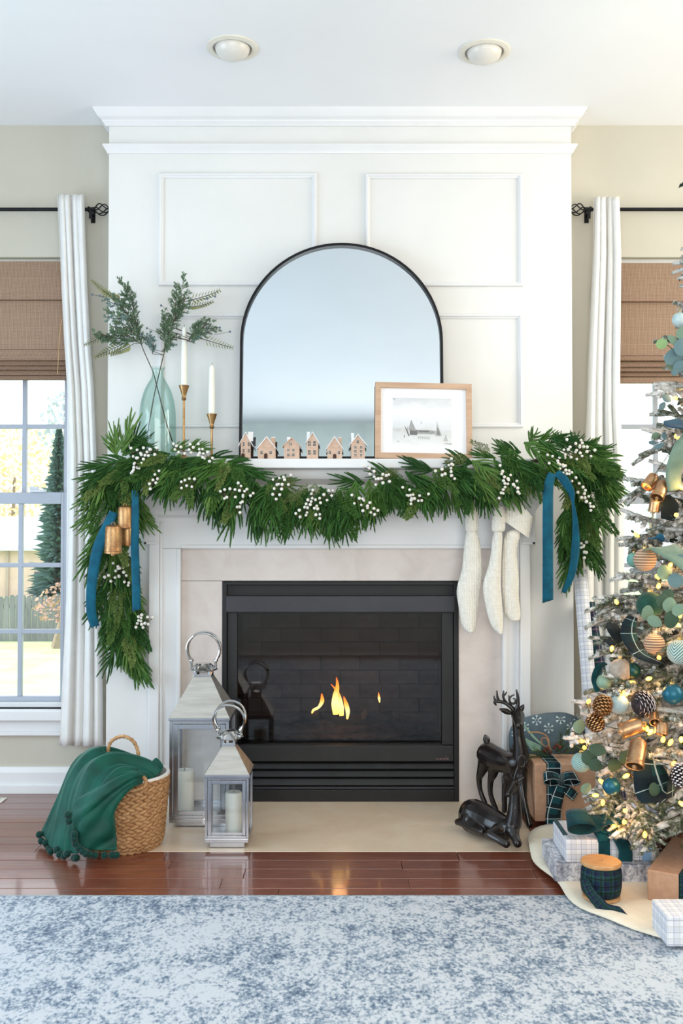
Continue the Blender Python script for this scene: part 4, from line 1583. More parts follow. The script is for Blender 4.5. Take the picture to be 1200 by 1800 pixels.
ribbon_tail([(978, 830, -.275, 12, .3), (992, 845, -.285, 16, .5), (1003, 865, -.285, 14, .5), (1007, 885, -.28, 6, .9), (1011, 920, -.26, 10, .4), (1011, 965, -.24, 15, 0), (1004, 1010, -.22, 13, .1), (990, 1042, -.2, 7, .3)], rr_, notch=0)

# ------------------------------------------------------------------ bells
BELLM = mat('aged_gold_bell', C(206, 166, 116), C(158, 112, 74), 26, rough=0.42, metal=0.75, detail=7, bump=0.15)


def bell(label, px, py, hw_, hh, Y, ang=0, yaw=0.35, group='cluster of gold bells on the garland', matl=None):
    """a cylindrical cow bell, centre pixel, half width and half height in pixels, turned ang degrees in the picture"""
    q = MP(Y)
    c = P(px, py, Y)
    r, h = hw_ * q, hh * q
    M = Matrix.Rotation(math.radians(ang), 3, 'Y') @ Matrix.Rotation(yaw, 3, 'X')
    t = thing('brass_bell', label, 'bell', c, group)
    prof = [(0.12 * r, h), (.55 * r, h * .98), (.80 * r, h * .90), (.90 * r, h * .74), (.93 * r, h * .3), (.95 * r, -h * .5), (.965 * r, -h * .72), (1.0 * r, -h * .75), (1.0 * r, -h * .82), (.965 * r, -h * .84), (1.0 * r, -h * .96), (.99 * r, -h), (.90 * r, -h), (.86 * r, -h * .6), (.84 * r, h * .7), (.01 * r, h * .86)]
    MB().lathe([(a, b) for a, b in prof], c, 36, M, cap1=False).build('bell_body', matl or BELLM, t, angle=40)
    m = MB()
    m.lathe([(0.0015, h * .7), (0.0015, -h * .75), (.16 * r, -h * .8), (.3 * r, -h * 1.0), (.24 * r, -h * 1.18), (.02 * r, -h * 1.24)], c, 12, M)
    m.build('clapper', BELLM, t)
    lp = [c + M @ V((math.cos(a) * .22 * r, 0, h + math.sin(a) * .3 * r)) for a in [PI * k / 8 for k in range(9)]]
    MB().tube(lp, 0.0015, 6).build('hanger', BELLM, t)
    return t


bell('gold bell lowest and largest of the three on the left garland', 199, 947, 15.5, 25, -.275, 2, .12)
bell('gold bell topmost of the three, tucked beside the hanging ribbon', 220, 908, 13.5, 19, -.262, 0, .1)
bell('small gold bell half hidden behind the other two and the ribbon', 224, 940, 12, 18, -.222, -2, .1)

# ------------------------------------------------------------------ stockings
def knit(name):
    t = NT(name)
    vec = t.coords()
    w1 = t.wave(vec, 34, 2.0, 1, 'X')
    w2 = t.wave(vec, 60, 1.2, 1, 'Z')
    n = t.noise(vec, 60, 2)
    col = t.ramp(n, [(0.3, C(244, 238, 224)), (0.7, C(250, 246, 236))])
    t.set(base=col, rough=0.95, sheen=0.3, spec=0.1)
    t.bump(t.math('ADD', t.math('MULTIPLY', w1, 1.0), t.math('MULTIPLY', w2, .5)), 0.5, 0.006)
    return t.m


KNIT = knit('cream_cable_knit')


def loft(rows, Y, thick, name, parent, matl, n=20, wob=0.0):
    """rows: (py, left px, right px[, thickness factor]) -> a soft closed form"""
    m = MB()
    rr = []
    for k, row in enumerate(rows):
        py, a, b = row[:3]
        tf = row[3] if len(row) > 3 else 1
        pa, pb = P(a, py, Y), P(b, py, Y)
        c = (pa + pb) / 2
        hw_ = (pb.x - pa.x) / 2
        rr.append([c + V((math.cos(2 * PI * j / n) * hw_, -math.sin(2 * PI * j / n) * thick * tf, math.sin(2 * PI * j / n * 3 + k) * wob)) for j in range(n)])
    b = m.grid(rr, cv=True)
    m.face([b + j for j in range(n)][::-1])
    m.face([b + (len(rr) - 1) * n + j for j in range(n)])
    o = m.build(name, matl, parent, angle=80)
    md = o.modifiers.new('soft', 'SUBSURF')
    md.levels = md.render_levels = 2
    return o


def stocking(label, Y, cuff, leg):
    t = thing('knit_stocking', label, 'stocking', P((leg[0][1] + leg[0][2]) / 2, leg[0][0], Y), 'cream knit stockings hanging from the mantel')
    loft(leg, Y, 0.026, 'leg', t, KNIT)
    loft(cuff, Y - .002, 0.024, 'cuff', t, KNIT)
    lp = [P(cuff[0][1] + 6, cuff[0][0] + 2, Y) + V((math.cos(a) * .01, 0, .012 + math.sin(a) * .02)) for a in [2 * PI * k / 12 for k in range(13)]]
    MB().tube(lp, 0.002, 6).build('hanging_loop', KNIT, t)


stocking('cream knitted stocking hanging apart, leftmost of the three', -.13, [(884, 820, 839), (900, 819, 840), (915, 817, 840), (930, 816, 841), (936, 819, 839)],
         [(930, 819, 838), (950, 816, 843), (975, 814, 847), (1000, 812, 848), (1020, 806, 846), (1032, 802, 844), (1048, 802, 842), (1062, 805, 841), (1080, 807, 840), (1098, 810, 838), (1108, 816, 835), (1113, 823, 831)])
stocking('cream knitted stocking in the middle of the three, pressed on its neighbour', -.155, [(886, 868, 886), (902, 866, 887), (918, 864, 888), (930, 863, 888), (936, 865, 885)],
         [(930, 866, 884), (960, 864, 882), (985, 861, 881), (1005, 855, 881), (1022, 849, 880), (1040, 848, 881), (1060, 852, 882), (1080, 856, 884), (1100, 862, 884), (1110, 870, 883), (1116, 876, 882)])
t3 = thing('knit_stocking', 'cream cable knit stocking with a ribbed turned cuff, rightmost of the three', 'stocking', P(905, 900, -.14), 'cream knit stockings hanging from the mantel')
loft([(930, 890, 918), (950, 884, 912), (970, 882, 906), (1000, 881, 911), (1025, 881, 912), (1045, 882, 911), (1065, 884, 913), (1080, 886, 915), (1088, 892, 914), (1092, 898, 910)], -.14, .026, 'leg', t3, KNIT)
m = MB()
rr = []
for k in range(9):
    u = k / 8
    c = P(lerp(898, 926, u * .0), 0, -.14)
    row = []
    for j in range(24):
        a = 2 * PI * j / 24
        cx_, cy_ = lerp(918, 906, u) + lerp(21, 26, u) * math.cos(a) * .9, lerp(893, 936, u) + math.cos(a) * lerp(20, 14, u) * (1.15)
        rib = 1 + .10 * (j % 2)
        row.append(P(cx_, cy_ - 6, -.143 - math.sin(a) * .026 * rib))
    rr.append(row)
b = m.grid(rr, cv=True)
m.face([b + j for j in range(24)])
m.face([b + 8 * 24 + j for j in range(24)][::-1])
m.build('ribbed_cuff', KNIT, t3, angle=60)
MB().tube([P(910, 898, -.14) + V((math.cos(a) * .01, 0, math.sin(a) * .018)) for a in [2 * PI * k / 12 for k in range(13)]], 0.002, 6).build('hanging_loop', KNIT, t3)

# ------------------------------------------------------------------ curtains, rods, shades
CURT = cloth('white_linen', C(250, 249, 247), C(246, 245, 242), 14, trans=0.22, rough=0.9, bump=0.05, bscale=900, sheen=0)


def curtain(label, tab, npl, hem):
    t = None
    rows = []
    NU, NZ = 90, 60
    y0, y1 = tab[0][0], tab[-1][0]
    for i in range(NZ + 1):
        py = lerp(y0, y1, i / NZ)
        a, b = table(tab, py)
        row = []
        for j in range(NU + 1):
            u = j / NU
            ph = 2 * PI * npl * u + .5 * math.sin(i / NZ * 3 + u * 4)
            amp = lerp(.008, .011, min(1, i / NZ * 2))
            Yc = YN - .068 + amp * math.sin(ph) + .010 * math.sin(ph * .43 + 1.3 + i * .03)
            uu = u + .10 / npl * math.sin(ph + PI / 2) * (.35 if i < 3 else .8)
            dz = hem * math.cos(ph) * .002 if i in (0, NZ) else 0
            row.append(P(lerp(a, b, min(1.01, max(-.01, uu))), py, Yc) + V((0, 0, dz)))
        rows.append(row)
    m = MB()
    m.grid(rows)
    return m, rows


for side, lab, tab, npl in (('left', 'white linen curtain panel left of the chimney breast', [(342, 100, 148), (400, 103, 149), (500, 107, 153), (600, 112, 158), (680, 117, 164), (800, 121, 169), (900, 120, 173), (1000, 117, 176), (1100, 113, 179), (1200, 108, 181), (1311, 103, 182)], 4.3),
                            ('right', 'white linen curtain panel right of the chimney breast', [(346, 1043, 1088), (450, 1041, 1091), (560, 1036, 1090), (650, 1032, 1089), (720, 1030, 1089), (800, 1026, 1094), (900, 1023, 1097), (1000, 1021, 1097), (1150, 1020, 1099), (1311, 1019, 1101)], 4.3)):
    m, rows = curtain(lab, tab, npl, 1)
    o = m.build('curtain', CURT, angle=0)
    tag(o, lab, 'curtain')
    md = o.modifiers.new('thickness', 'SOLIDIFY')
    md.thickness = 0.0012
    hm = MB()
    hm.grid([[p + V((0, -.0025, 0)) for p in rows[3]], [p + V((0, -.0025, 0)) for p in rows[4]]])
    zr_ = P(0, 368, YN - .036).z
    sgn = 1 if side == 'left' else -1
    # rod, finial, bracket
    Yr = YN - .036
    xi = P(152 if side == 'left' else 1041, 368, Yr).x
    xo = P(-190 if side == 'left' else 1385, 368, Yr).x
    t = thing('curtain_rod', 'black curtain rod with a cage finial over the %s window' % side, 'curtain rod', (xi, Yr, zr_), 'black curtain rods')
    MB().tube([V((xo, Yr, zr_)), V((xi + sgn * .012, Yr, zr_))], 0.0075, 12).build('rod', BLACK, t)
    m = MB()
    xa = xi + sgn * .006
    m.tube([V((xa, Yr, zr_)), V((xa + sgn * .006, Yr, zr_))], 0.012, 14)
    m.tube([V((xa + sgn * .006, Yr, zr_)), V((xa + sgn * .030, Yr, zr_))], [.0085, .006], 12)
    L = 0.058
    x0_ = xa + sgn * .026
    for k in range(5):
        pts = []
        for i in range(13):
            u = i / 12
            a = 2 * PI * k / 5 + u * 2.2
            r = .024 * math.sin(PI * (0.06 + .88 * u)) ** .8
            pts.append(V((x0_ + sgn * L * u, Yr + r * math.cos(a), zr_ + r * math.sin(a))))
        m.tube(pts, 0.0024, 6)
    m.ball((x0_ + sgn * (L + .002), Yr, zr_), .006, 10, 6)
    m.build('finial', BLACK, t)
    m = MB()
    xb_ = P(160 if side == 'left' else 1034, 368, Yr).x
    m.box(xb_ - .006, xb_ + .006, Yr - .004, YN - .004, zr_ - .016, zr_ - .008)
    m.box(xb_ - .009, xb_ + .009, YN - .005, YN - .0005, zr_ - .045, zr_ + .02)
    m.box(xb_ - .006, xb_ + .006, Yr - .010, Yr - .004, zr_ - .04, zr_ - .006)
    m.build('bracket', BLACK, t, smooth=False, bevel=.001)


def bamboo(name, a, b):
    t = NT(name)
    vec = t.coords()
    reeds = t.wave(vec, 70, 1.2, 2, 'Z', 3)
    thr = t.wave(vec, 55, .3, 0, 'X')
    n = t.noise(t.coords((3, 3, 60)), 8, 4, .7)
    col = t.ramp(t.math('ADD', t.math('MULTIPLY', reeds, .45), t.math('MULTIPLY', n, .75)), [(.25, b), (.85, a)])
    col = t.mix(t.math('MULTIPLY', t.math('GREATER_THAN', thr, .86), .55), col, C(200, 184, 166))
    t.set(base=col, rough=.8, spec=.2)
    t.bump(reeds, .4, .002)
    tl = t.new('ShaderNodeBsdfTranslucent')
    t.link(col, tl.inputs[0])
    mx = t.new('ShaderNodeMixShader')
    mx.inputs[0].default_value = .16
    t.link(t.p.outputs[0], mx.inputs[1])
    t.link(tl.outputs[0], mx.inputs[2])
    t.link(mx.outputs[0], t.out.inputs[0])
    return t.m


BAM = bamboo('woven_bamboo', C(170, 137, 115), C(112, 86, 72))
CORD = mat('tan_cord', C(212, 172, 120), None, 90, rough=.9)
for n, lab, ys in ((1, 'brown woven bamboo roman shade over the left window', (457, 526, 613, 633, 642, 650, 659, 667)), (2, 'brown woven bamboo roman shade over the right window behind the tree', (460, 529, 624, 634, 645, 653, 661, 673))):
    x0, x1 = OP[n][0] - .03, OP[n][1] + (.005 if n == 1 else .03)
    if n == 2:
        x0, x1 = OP[n][0] - .005, OP[n][1] + .03
    t = thing('roman_shade', lab, 'window shade', ((x0 + x1) / 2, YN - .02, P(0, ys[0], YN - .03).z), 'bamboo roman shades')
    zf = [P(0, y, YN - .035).z for y in ys]
    deps = [.034, .022, .040, .030, .036, .028, .030]
    for k in range(7):
        a, b = zf[k], zf[k + 1]
        d = deps[k]
        # each fold bellies out towards its lower edge
        rows = [[V((x, YN - .004, a)) for x in (x0, x1)], [V((x, YN - d * .55, a - .001)) for x in (x0, x1)], [V((x, YN - d, b + (a - b) * .12)) for x in (x0, x1)], [V((x, YN - d * .92, b + .0008)) for x in (x0, x1)], [V((x, YN - .004, b + .0008)) for x in (x0, x1)]]
        m = MB()
        bb = m.grid(rows)
        m.face([bb, bb + 2, bb + 4, bb + 6, bb + 8])
        m.face([bb + 1, bb + 9, bb + 7, bb + 5, bb + 3])
        m.build('valance' if k == 0 else 'fold', BAM, t, smooth=False)
    if n == 1:
        pts = [P(108, 560, YN - .05), P(104, 600, YN - .052), P(102, 640, YN - .052), P(101, 658, YN - .05)]
        MB().tube(spline(pts, 5), .0012, 6).build('pull_cord', CORD, t)
        MB().tube([P(112.5, 660, YN - .03), P(112, 900, YN - .03), P(111.5, 1232, YN - .03)], .0009, 5).build('lift_cord', mat('grey_cord', C(150, 140, 136), None, 50), t)

# ------------------------------------------------------------------ lanterns
FRAME = mat('grey_steel_frame', C(186, 188, 194), C(164, 166, 174), 5, rough=0.22, metal=0.9)


def lantern(label, px0, px1, yf0, yfb, yb0, yb1, yr1, ycap0, ycap1, hc, hr, capw, two_off):
    """pixels: body front left/right, foot bottom, foot top, body bottom, body top, roof top, cap rim, cap top; handle centre and radius"""
    base = G((px0 + px1) / 2, yf0)
    Y = base.y
    q = MP(Y)
    x0, x1 = P(px0, 1400, Y).x, P(px1, 1400, Y).x
    w_ = x1 - x0
    xc, yc = (x0 + x1) / 2, Y + w_ / 2
    Z = lambda py: P(600, py, Y).z
    t = thing('lantern', label, 'lantern', (xc, yc, 0.0008), 'steel lanterns on the hearth')
    zfb = .0008
    zbb = Z(yb0)
    zbt = Z(yb1)
    ins = w_ * .10
    MB().box(x0 + ins, x1 - ins, Y + ins, Y + w_ - ins, zfb, zbb).build('foot', FRAME, t, smooth=False, bevel=.002)
    tray = zbb + .014
    MB().box(x0, x1, Y, Y + w_, zbb, tray).build('base_tray', FRAME, t, smooth=False, bevel=.002)
    p = w_ * .055
    ft = zbt - .010
    m = MB()
    for a in (x0, x1 - p):
        for b in (Y, Y + w_ - p):
            m.box(a, a + p, b, b + p, tray, ft)
    for b in (Y, Y + w_ - p):
        m.box(x0 + p, x1 - p, b, b + p, ft - p, ft)
        m.box(x0 + p, x1 - p, b, b + p, tray, tray + p)
    for a in (x0, x1 - p):
        m.box(a, a + p, Y + p, Y + w_ - p, ft - p, ft)
        m.box(a, a + p, Y + p, Y + w_ - p, tray, tray + p)
    m.build('frame', FRAME, t, smooth=False, bevel=.0012)
    e = .004
    MB().box(x0 - e, x1 + e, Y - e, Y + w_ + e, ft, zbt).build('eave', FRAME, t, smooth=False, bevel=.0015)
    # front door with its own inner frame and latch
    d = w_ * .10
    m = MB()
    za, zc_ = tray + p + .002, ft - p - .002
    xa, xb = x0 + p + .002, x1 - p - .002
    m.box(xa, xa + d * .8, Y + .002, Y + p * .8, za, zc_)
    m.box(xb - d * .8, xb, Y + .002, Y + p * .8, za, zc_)
    m.box(xa + d * .8, xb - d * .8, Y + .002, Y + p * .8, zc_ - d * .8, zc_)
    m.box(xa + d * .8, xb - d * .8, Y + .002, Y + p * .8, za, za + d * .6)
    dr = m.build('door', FRAME, t, smooth=False, bevel=.0012)
    MB().box(xa + d * .8, xb - d * .8, Y + p * .4, Y + p * .4 + .0025, za + d * .6, zc_ - d * .8).build('pane', LPANE, dr, smooth=False)
    m = MB()
    lz = lerp(za, zc_, .22)
    m.box(x0 - .006, x0 + .001, Y - .004, Y + .006, lz, lz + .03)
    m.tube([V((x0 - .003, Y - .004, lz + .012)), V((x0 - .003, Y - .016, lz + .012))], .0035, 8)
    m.build('latch', STEEL, dr, smooth=False)
    for (a0, a1, b0, b1) in ((x0 + p, x1 - p, Y + w_ - p * .6, Y + w_ - p * .6 + .0025), (x0 + p * .5, x0 + p * .5 + .0025, Y + p, Y + w_ - p), (x1 - p * .5 - .0025, x1 - p * .5, Y + p, Y + w_ - p)):
        MB().box(a0, a1, b0, b1, tray + p, ft - p).build('pane', LPANE, t, smooth=False)
    # pyramid roof: four panels
    zr = P(600, yr1, Y + w_ * .36).z
    tw = w_ * .155
    lo = [V((x0 - .002, Y - .002, zbt)), V((x1 + .002, Y - .002, zbt)), V((x1 + .002, Y + w_ + .002, zbt)), V((x0 - .002, Y + w_ + .002, zbt))]
    hi = [V((xc - tw, yc - tw, zr)), V((xc + tw, yc - tw, zr)), V((xc + tw, yc + tw, zr)), V((xc - tw, yc + tw, zr))]
    for k in range(4):
        k2 = (k + 1) % 4
        m = MB()
        nrm = (lo[k2] - lo[k]).cross(hi[k] - lo[k]).normalized()
        m.v = [lo[k], lo[k2], hi[k2], hi[k]] + [v - nrm * .0015 for v in (lo[k], lo[k2], hi[k2], hi[k])]
        for f in ((0, 1, 2, 3), (7, 6, 5, 4), (0, 4, 5, 1), (1, 5, 6, 2), (2, 6, 7, 3), (3, 7, 4, 0)):
            m.face(f)
        m.build('roof_panel', BRUSHED, t, smooth=False)
    # chimney collar with arched cut-outs, dished cap, double hoop handle
    zc0, zc1 = P(600, ycap0, yc).z, P(600, ycap1, yc).z
    m = MB()
    m.box(xc - tw * 1.0, xc + tw * 1.0, yc - tw, yc + tw, zr, lerp(zr, zc0, .45))
    for a in (-1, 1):
        for b in (-1, 1):
            pts = [V((xc + a * tw * .78, yc + b * tw * .78, lerp(zr, zc0, .4))), V((xc + a * tw * .80, yc + b * tw * .80, zc0 - .002))]
            m.tube(pts, tw * .22, 8)
    m.build('chimney_collar', STEEL, t, smooth=False, bevel=.001)
    cr = capw / 2 * MP(yc) * 1.08
    MB().lathe([(.001, zc0 - .006), (cr * .7, zc0 - .005), (cr * .96, zc0), (cr, zc0 + .002), (cr * .92, zc0 + .005), (cr * .5, zc1 - .001), (.001, zc1)], (xc, yc, 0), 36, cap0=False, cap1=False).build('cap', STEEL, t)
    hcx, hcz = xc, P(hc[0], hc[1], yc).z
    hrm = hr * MP(yc)
    for s in (-1, 1):
        lean_ = s * two_off
        pts = []
        for k in range(33):
            a = math.radians(-42) + math.radians(264) * k / 32
            z = hcz + hrm * math.sin(a)
            pts.append(V((hcx + hrm * math.cos(a), yc + s * .008 + lean_ * (z - (hcz - hrm)) , z)))
        h = MB().tube(pts, .0042, 8, flat=1.3).build('handle', STEEL, t)
        m = MB()
        for pp in (pts[0], pts[-1]):
            m.ball(pp + V((0, 0, -.001)), .0075, 10, 6)
            m.tube([pp, V((hcx + (cr * .86 if pp.x > hcx else -cr * .86), pp.y, zc0 + .004))], .0032, 7)
        m.build('hinge_knob', STEEL, h)
    return xc, yc, tray, t


l1 = lantern('large steel lantern at the back left of the hearth with a tall pillar candle', 297, 402, 1456, 1447, 1447, 1262, 1190, 1177, 1165, (357, 1141), 29, 46, .10)
l2 = lantern('small steel lantern at the front of the hearth with a short pillar candle', 360, 437, 1493, 1482, 1482, 1362, 1312, 1296, 1283, (405, 1263), 27, 45, .30)


def pillar(label, px0, px1, ytop, ybot, Y, z0):
    q = MP(Y)
    r = (px1 - px0) / 2 * q
    c = V((P((px0 + px1) / 2, 1400, Y).x, Y, z0 + .0008))
    h = (ybot - ytop) * q
    t = thing('pillar_candle', label, 'candle', c, 'pillar candles in the lanterns')
    MB().lathe([(r * .97, 0), (r, .003), (r, h - .006), (r * .93, h - .001), (r * .8, h), (r * .35, h - .002), (.001, h - .003)], c, 32, cap1=False).build('body', WAX, t)
    MB().tube([c + V((0, 0, h - .004)), c + V((.001, 0, h + .005))], .001, 6).build('wick', WICK, t)


pillar('tall ivory pillar candle inside the large lantern', 307, 341, 1357, 1432, l1[1] - .03, l1[2])
pillar('short ivory pillar candle inside the small lantern', 396, 425, 1396, 1466, l2[1], l2[2])

# ------------------------------------------------------------------ basket and throw
BC = V((-.722, -.535, 0.001))
BH, BR0, BR1 = .238, .120, .139
bas = thing('woven_basket', 'round woven water hyacinth basket on the floor beside the hearth', 'basket', BC)
HYA = mat('water_hyacinth', C(206, 164, 118), C(166, 120, 78), 50, (1, 1, 2), rough=.75, bump=.4, bscale=180, rand=.35)
piece = {}
rowsN = 20
for r in range(rowsN):
    u = (r + .5) / rowsN
    z = BH * u
    rad = lerp(BR0, BR1, min(1, u * 1.15)) * (1 - .10 * max(0, .10 - u) / .10)
    m = MB()
    N = 30
    tilt = .34 if r % 2 else -.34
    for k in range(N):
        a = 2 * PI * (k + (.5 if r % 2 else 0)) / N
        M = Matrix.Rotation(a, 3, 'Z') @ Matrix.Rotation(tilt, 3, 'X')
        c = BC + V((math.cos(a) * rad, math.sin(a) * rad, z))
        m.ball(c, 1, 7, 6, (.0062, .0185 + R.uniform(-.001, .002), .0074), M)
    m.build('woven_row', HYA, bas, angle=0)
m = MB()
m.lathe([(BR0 - .006, .004), (BR1 - .008, BH * .6), (BR1 - .006, BH + .002), (BR1 + .004, BH + .004), (BR1 + .006, BH - .004)], BC, 48, cap1=False)
m.build('liner', cloth('white_basket_liner', C(236, 232, 228), C(226, 222, 218), 40), bas)
for nm, pts in (('handle', [(192, 1335, -.44), (190, 1318, -.44), (195, 1304, -.44), (207, 1296, -.44), (220, 1295, -.44), (233, 1302, -.44), (241, 1316, -.44), (244, 1334, -.44)]), ('handle', [(252, 1366, -.655), (256, 1372, -.665), (255, 1381, -.675), (246, 1387, -.682), (232, 1390, -.684), (217, 1388, -.68), (208, 1386, -.67)])):
    c = spline([P(*p) for p in pts], 6)
    MB().tube(c, [.0062 + .0011 * math.sin(k * 2.0) for k in range(len(c))], 10).build(nm, HYA, bas)


def velvet_green():
    t = NT('emerald_velour')
    vec = t.coords()
    n = t.noise(vec, 14, 3)
    col = t.ramp(n, [(.3, C(3, 60, 50)), (.7, C(6, 86, 70))])
    t.set(base=col, rough=.55, sheen=.3, spec=.3)
    t.p.inputs['Sheen Tint'].default_value = (.30, .80, .72, 1)
    t.p.inputs['Sheen Roughness'].default_value = .35
    t.bump(t.noise(vec, 300, 2), .25, .002)
    return t.m


GREEN = velvet_green()
POM = cloth('dark_green_pompom', C(10, 66, 56), C(4, 42, 38), 90, bump=.8, bscale=240)
throw = thing('throw_blanket', 'emerald green velour throw with pompoms draped out of the basket', 'blanket', (-.93, -.56, 0))


def drape(ctrl, name, wr, seed, thick=.007, fold=5):
    """ctrl[u][v] = (px, py, Y): bicubic sheet with gathered folds"""
    R.seed(seed)
    rows_c = [spline([P(*p) for p in row], 14) for row in ctrl]
    nv = len(rows_c[0])
    cols = [spline([row[j] for row in rows_c], 10) for j in range(nv)]
    nu = len(cols[0])
    g = [[cols[j][i] for j in range(nv)] for i in range(nu)]
    out = []
    ph = [R.uniform(0, 6) for _ in range(6)]
    for i in range(nu):
        row = []
        for j in range(nv):
            a = g[min(i + 1, nu - 1)][j] - g[max(i - 1, 0)][j]
            b = g[i][min(j + 1, nv - 1)] - g[i][max(j - 1, 0)]
            n = a.cross(b)
            if n.length < 1e-9:
                n = V((0, -1, 0))
            n.normalize()
            if n.y > 0:
                n = -n
            u, v = i / (nu - 1), j / (nv - 1)
            f = 2 * PI * (v * fold + .55 * math.sin(u * 2.2 + ph[0]) + .2 * u)
            f += 2.2 * noise.noise(V((u * 2.2, v * 2.2, seed)))
            h = .8 * (.5 + .5 * math.cos(f)) ** 1.6 + .55 * noise.noise(V((u * 3.2, v * 4.5, seed))) + .18 * math.sin(f * 2.3 + ph[1])
            amp = wr * (.35 + .65 * math.sin(PI * min(1, u * .75 + .12)))
            p = g[i][j] + n * (h * amp)
            p.z = max(p.z, .006)
            row.append(p)
        out.append(row)
    m = MB()
    m.grid(out, uvs=lambda i, j: (i * .01, j * .01))
    o = m.build(name, GREEN, throw, angle=0)
    md = o.modifiers.new('thickness', 'SOLIDIFY')
    md.thickness = thick
    md.offset = 0
    sb = o.modifiers.new('soft', 'SUBSURF')
    sb.levels = sb.render_levels = 1
    return o, out


oA, gA = drape([
    [(286, 1350, -.50), (284, 1355, -.52), (280, 1361, -.55), (272, 1366, -.58), (262, 1370, -.60)],
    [(262, 1332, -.44), (258, 1336, -.48), (254, 1343, -.54), (246, 1354, -.60), (238, 1364, -.672)],
    [(212, 1319, -.42), (210, 1324, -.47), (208, 1332, -.54), (208, 1346, -.62), (212, 1367, -.705)],
    [(164, 1318, -.42), (163, 1325, -.49), (166, 1339, -.57), (174, 1359, -.65), (188, 1386, -.722)],
    [(132, 1343, -.46), (130, 1360, -.53), (134, 1380, -.61), (144, 1402, -.68), (158, 1416, -.732)],
    [(106, 1400, -.49), (106, 1424, -.56), (114, 1444, -.63), (128, 1458, -.68), (146, 1466, -.73)],
    [(76, 1468, -.53), (84, 1480, -.58), (98, 1492, -.64), (118, 1499, -.68), (138, 1500, -.72)]], 'throw_sheet', .020, 3, fold=2.6)
oB, gB = drape([
    [(262, 1364, -.60), (258, 1369, -.615), (252, 1372, -.63), (244, 1373, -.64)],
    [(238, 1358, -.66), (236, 1366, -.69), (230, 1375, -.705), (224, 1384, -.70)],
    [(206, 1362, -.69), (200, 1384, -.742), (197, 1406, -.747), (203, 1426, -.732)],
    [(166, 1388, -.705), (166, 1412, -.765), (178, 1440, -.752), (204, 1455, -.73)],
    [(132, 1414, -.74), (140, 1444, -.775), (164, 1468, -.76), (205, 1478, -.735)],
    [(127, 1452, -.772), (136, 1480, -.775), (164, 1494, -.765), (205, 1494, -.74)]], 'front_fold', .013, 5, fold=1.9)


def pom(p, r):
    ph = R.uniform(0, 9)
    return MB().ball(p, r, 14, 10, f=lambda d: 1 + .12 * noise.noise(d * 4 + V((ph, 0, 0))) + R.uniform(-.05, .05))


PM = pom(V((0, 0, 0)), .0115).mesh('pompom', POM)
lastA, lastB = gA[-1], gB[-1]
for k in range(12):
    p = lastA[int(k / 11 * (len(lastA) - 1))]
    copy_part('pompom', PM, throw, (p.x + R.uniform(-.006, .006), p.y - .012, max(.012, p.z - .010 + (.012 if k % 3 == 0 else 0))))
for k in range(11):
    p = lastB[int((.10 + .9 * k / 10) * (len(lastB) - 1))]
    copy_part('pompom', PM, throw, (p.x + R.uniform(-.004, .004), p.y - .010, max(.012, p.z - .012)))
for px, py in ((119, 1432), (121, 1443)):
    copy_part('pompom', PM, throw, P(px, py, -.765))
R.seed(5)

# floor register at the far left
vc_ = G(2, 1408)
fv = thing('floor_vent', 'cream metal floor register on the wood floor at the far left', 'vent', (vc_.x - .07, vc_.y, .001))
MB().box(vc_.x - .16, vc_.x + .012, vc_.y - .03, vc_.y + .035, .0005, .004).build('plate', REC, fv, smooth=False, bevel=.001)
for k in range(9):
    MB().box(vc_.x - .145 + k * .016, vc_.x - .137 + k * .016, vc_.y - .018, vc_.y + .022, .0042, .0046).build('slot', BLACK, fv, smooth=False)

# ------------------------------------------------------------------ deer
BRONZE = mat('dark_bronze_resin', C(30, 24, 24), C(20, 16, 17), 18, rough=.24, metal=.1, spec=.7)


def flesh(name, chains, parent, matl):
    """one continuous body: overlapping tapered limbs fused by a voxel remesh. chains of (px, py, Y, radius px)"""
    m = MB()
    for ch in chains:
        c = spline([P(a, b, y) for a, b, y, r in ch], 5)
        rs = [table([(k, p[3]) for k, p in enumerate(ch)], i / 5)[0] * MP(ch[0][2]) for i in range(len(c))]
        m.tube(c, rs, 14)
        m.ball(c[0], rs[0], 14, 9)
        m.ball(c[-1], rs[-1], 14, 9)
    o = m.build(name, matl, parent, angle=0)
    md = o.modifiers.new('fuse', 'REMESH')
    md.mode = 'VOXEL'
    md.voxel_size = .0022
    md.use_smooth_shade = True
    sm = o.modifiers.new('soft', 'SMOOTH')
    sm.factor = .5
    sm.iterations = 8
    return o


def ear(m, base, tip, wpx, Y, dy):
    a, b = P(base[0], base[1], Y), P(tip[0], tip[1], Y + dy)
    d = b - a
    L = d.length
    z = d.normalized()
    s = V((z.z, 0, -z.x)).normalized()
    n = s.cross(z)
    rows = []
    for k in range(9):
        u = k / 8
        w_ = wpx * MP(Y) * math.sin(PI * min(.985, .12 + u * .88)) ** .7
        row = []
        for j in range(9):
            e = -1 + j / 4
            row.append(a + z * L * u + s * w_ * e + n * (.006 * (1 - e * e)))
        rows.append(row)
    m.grid(rows)


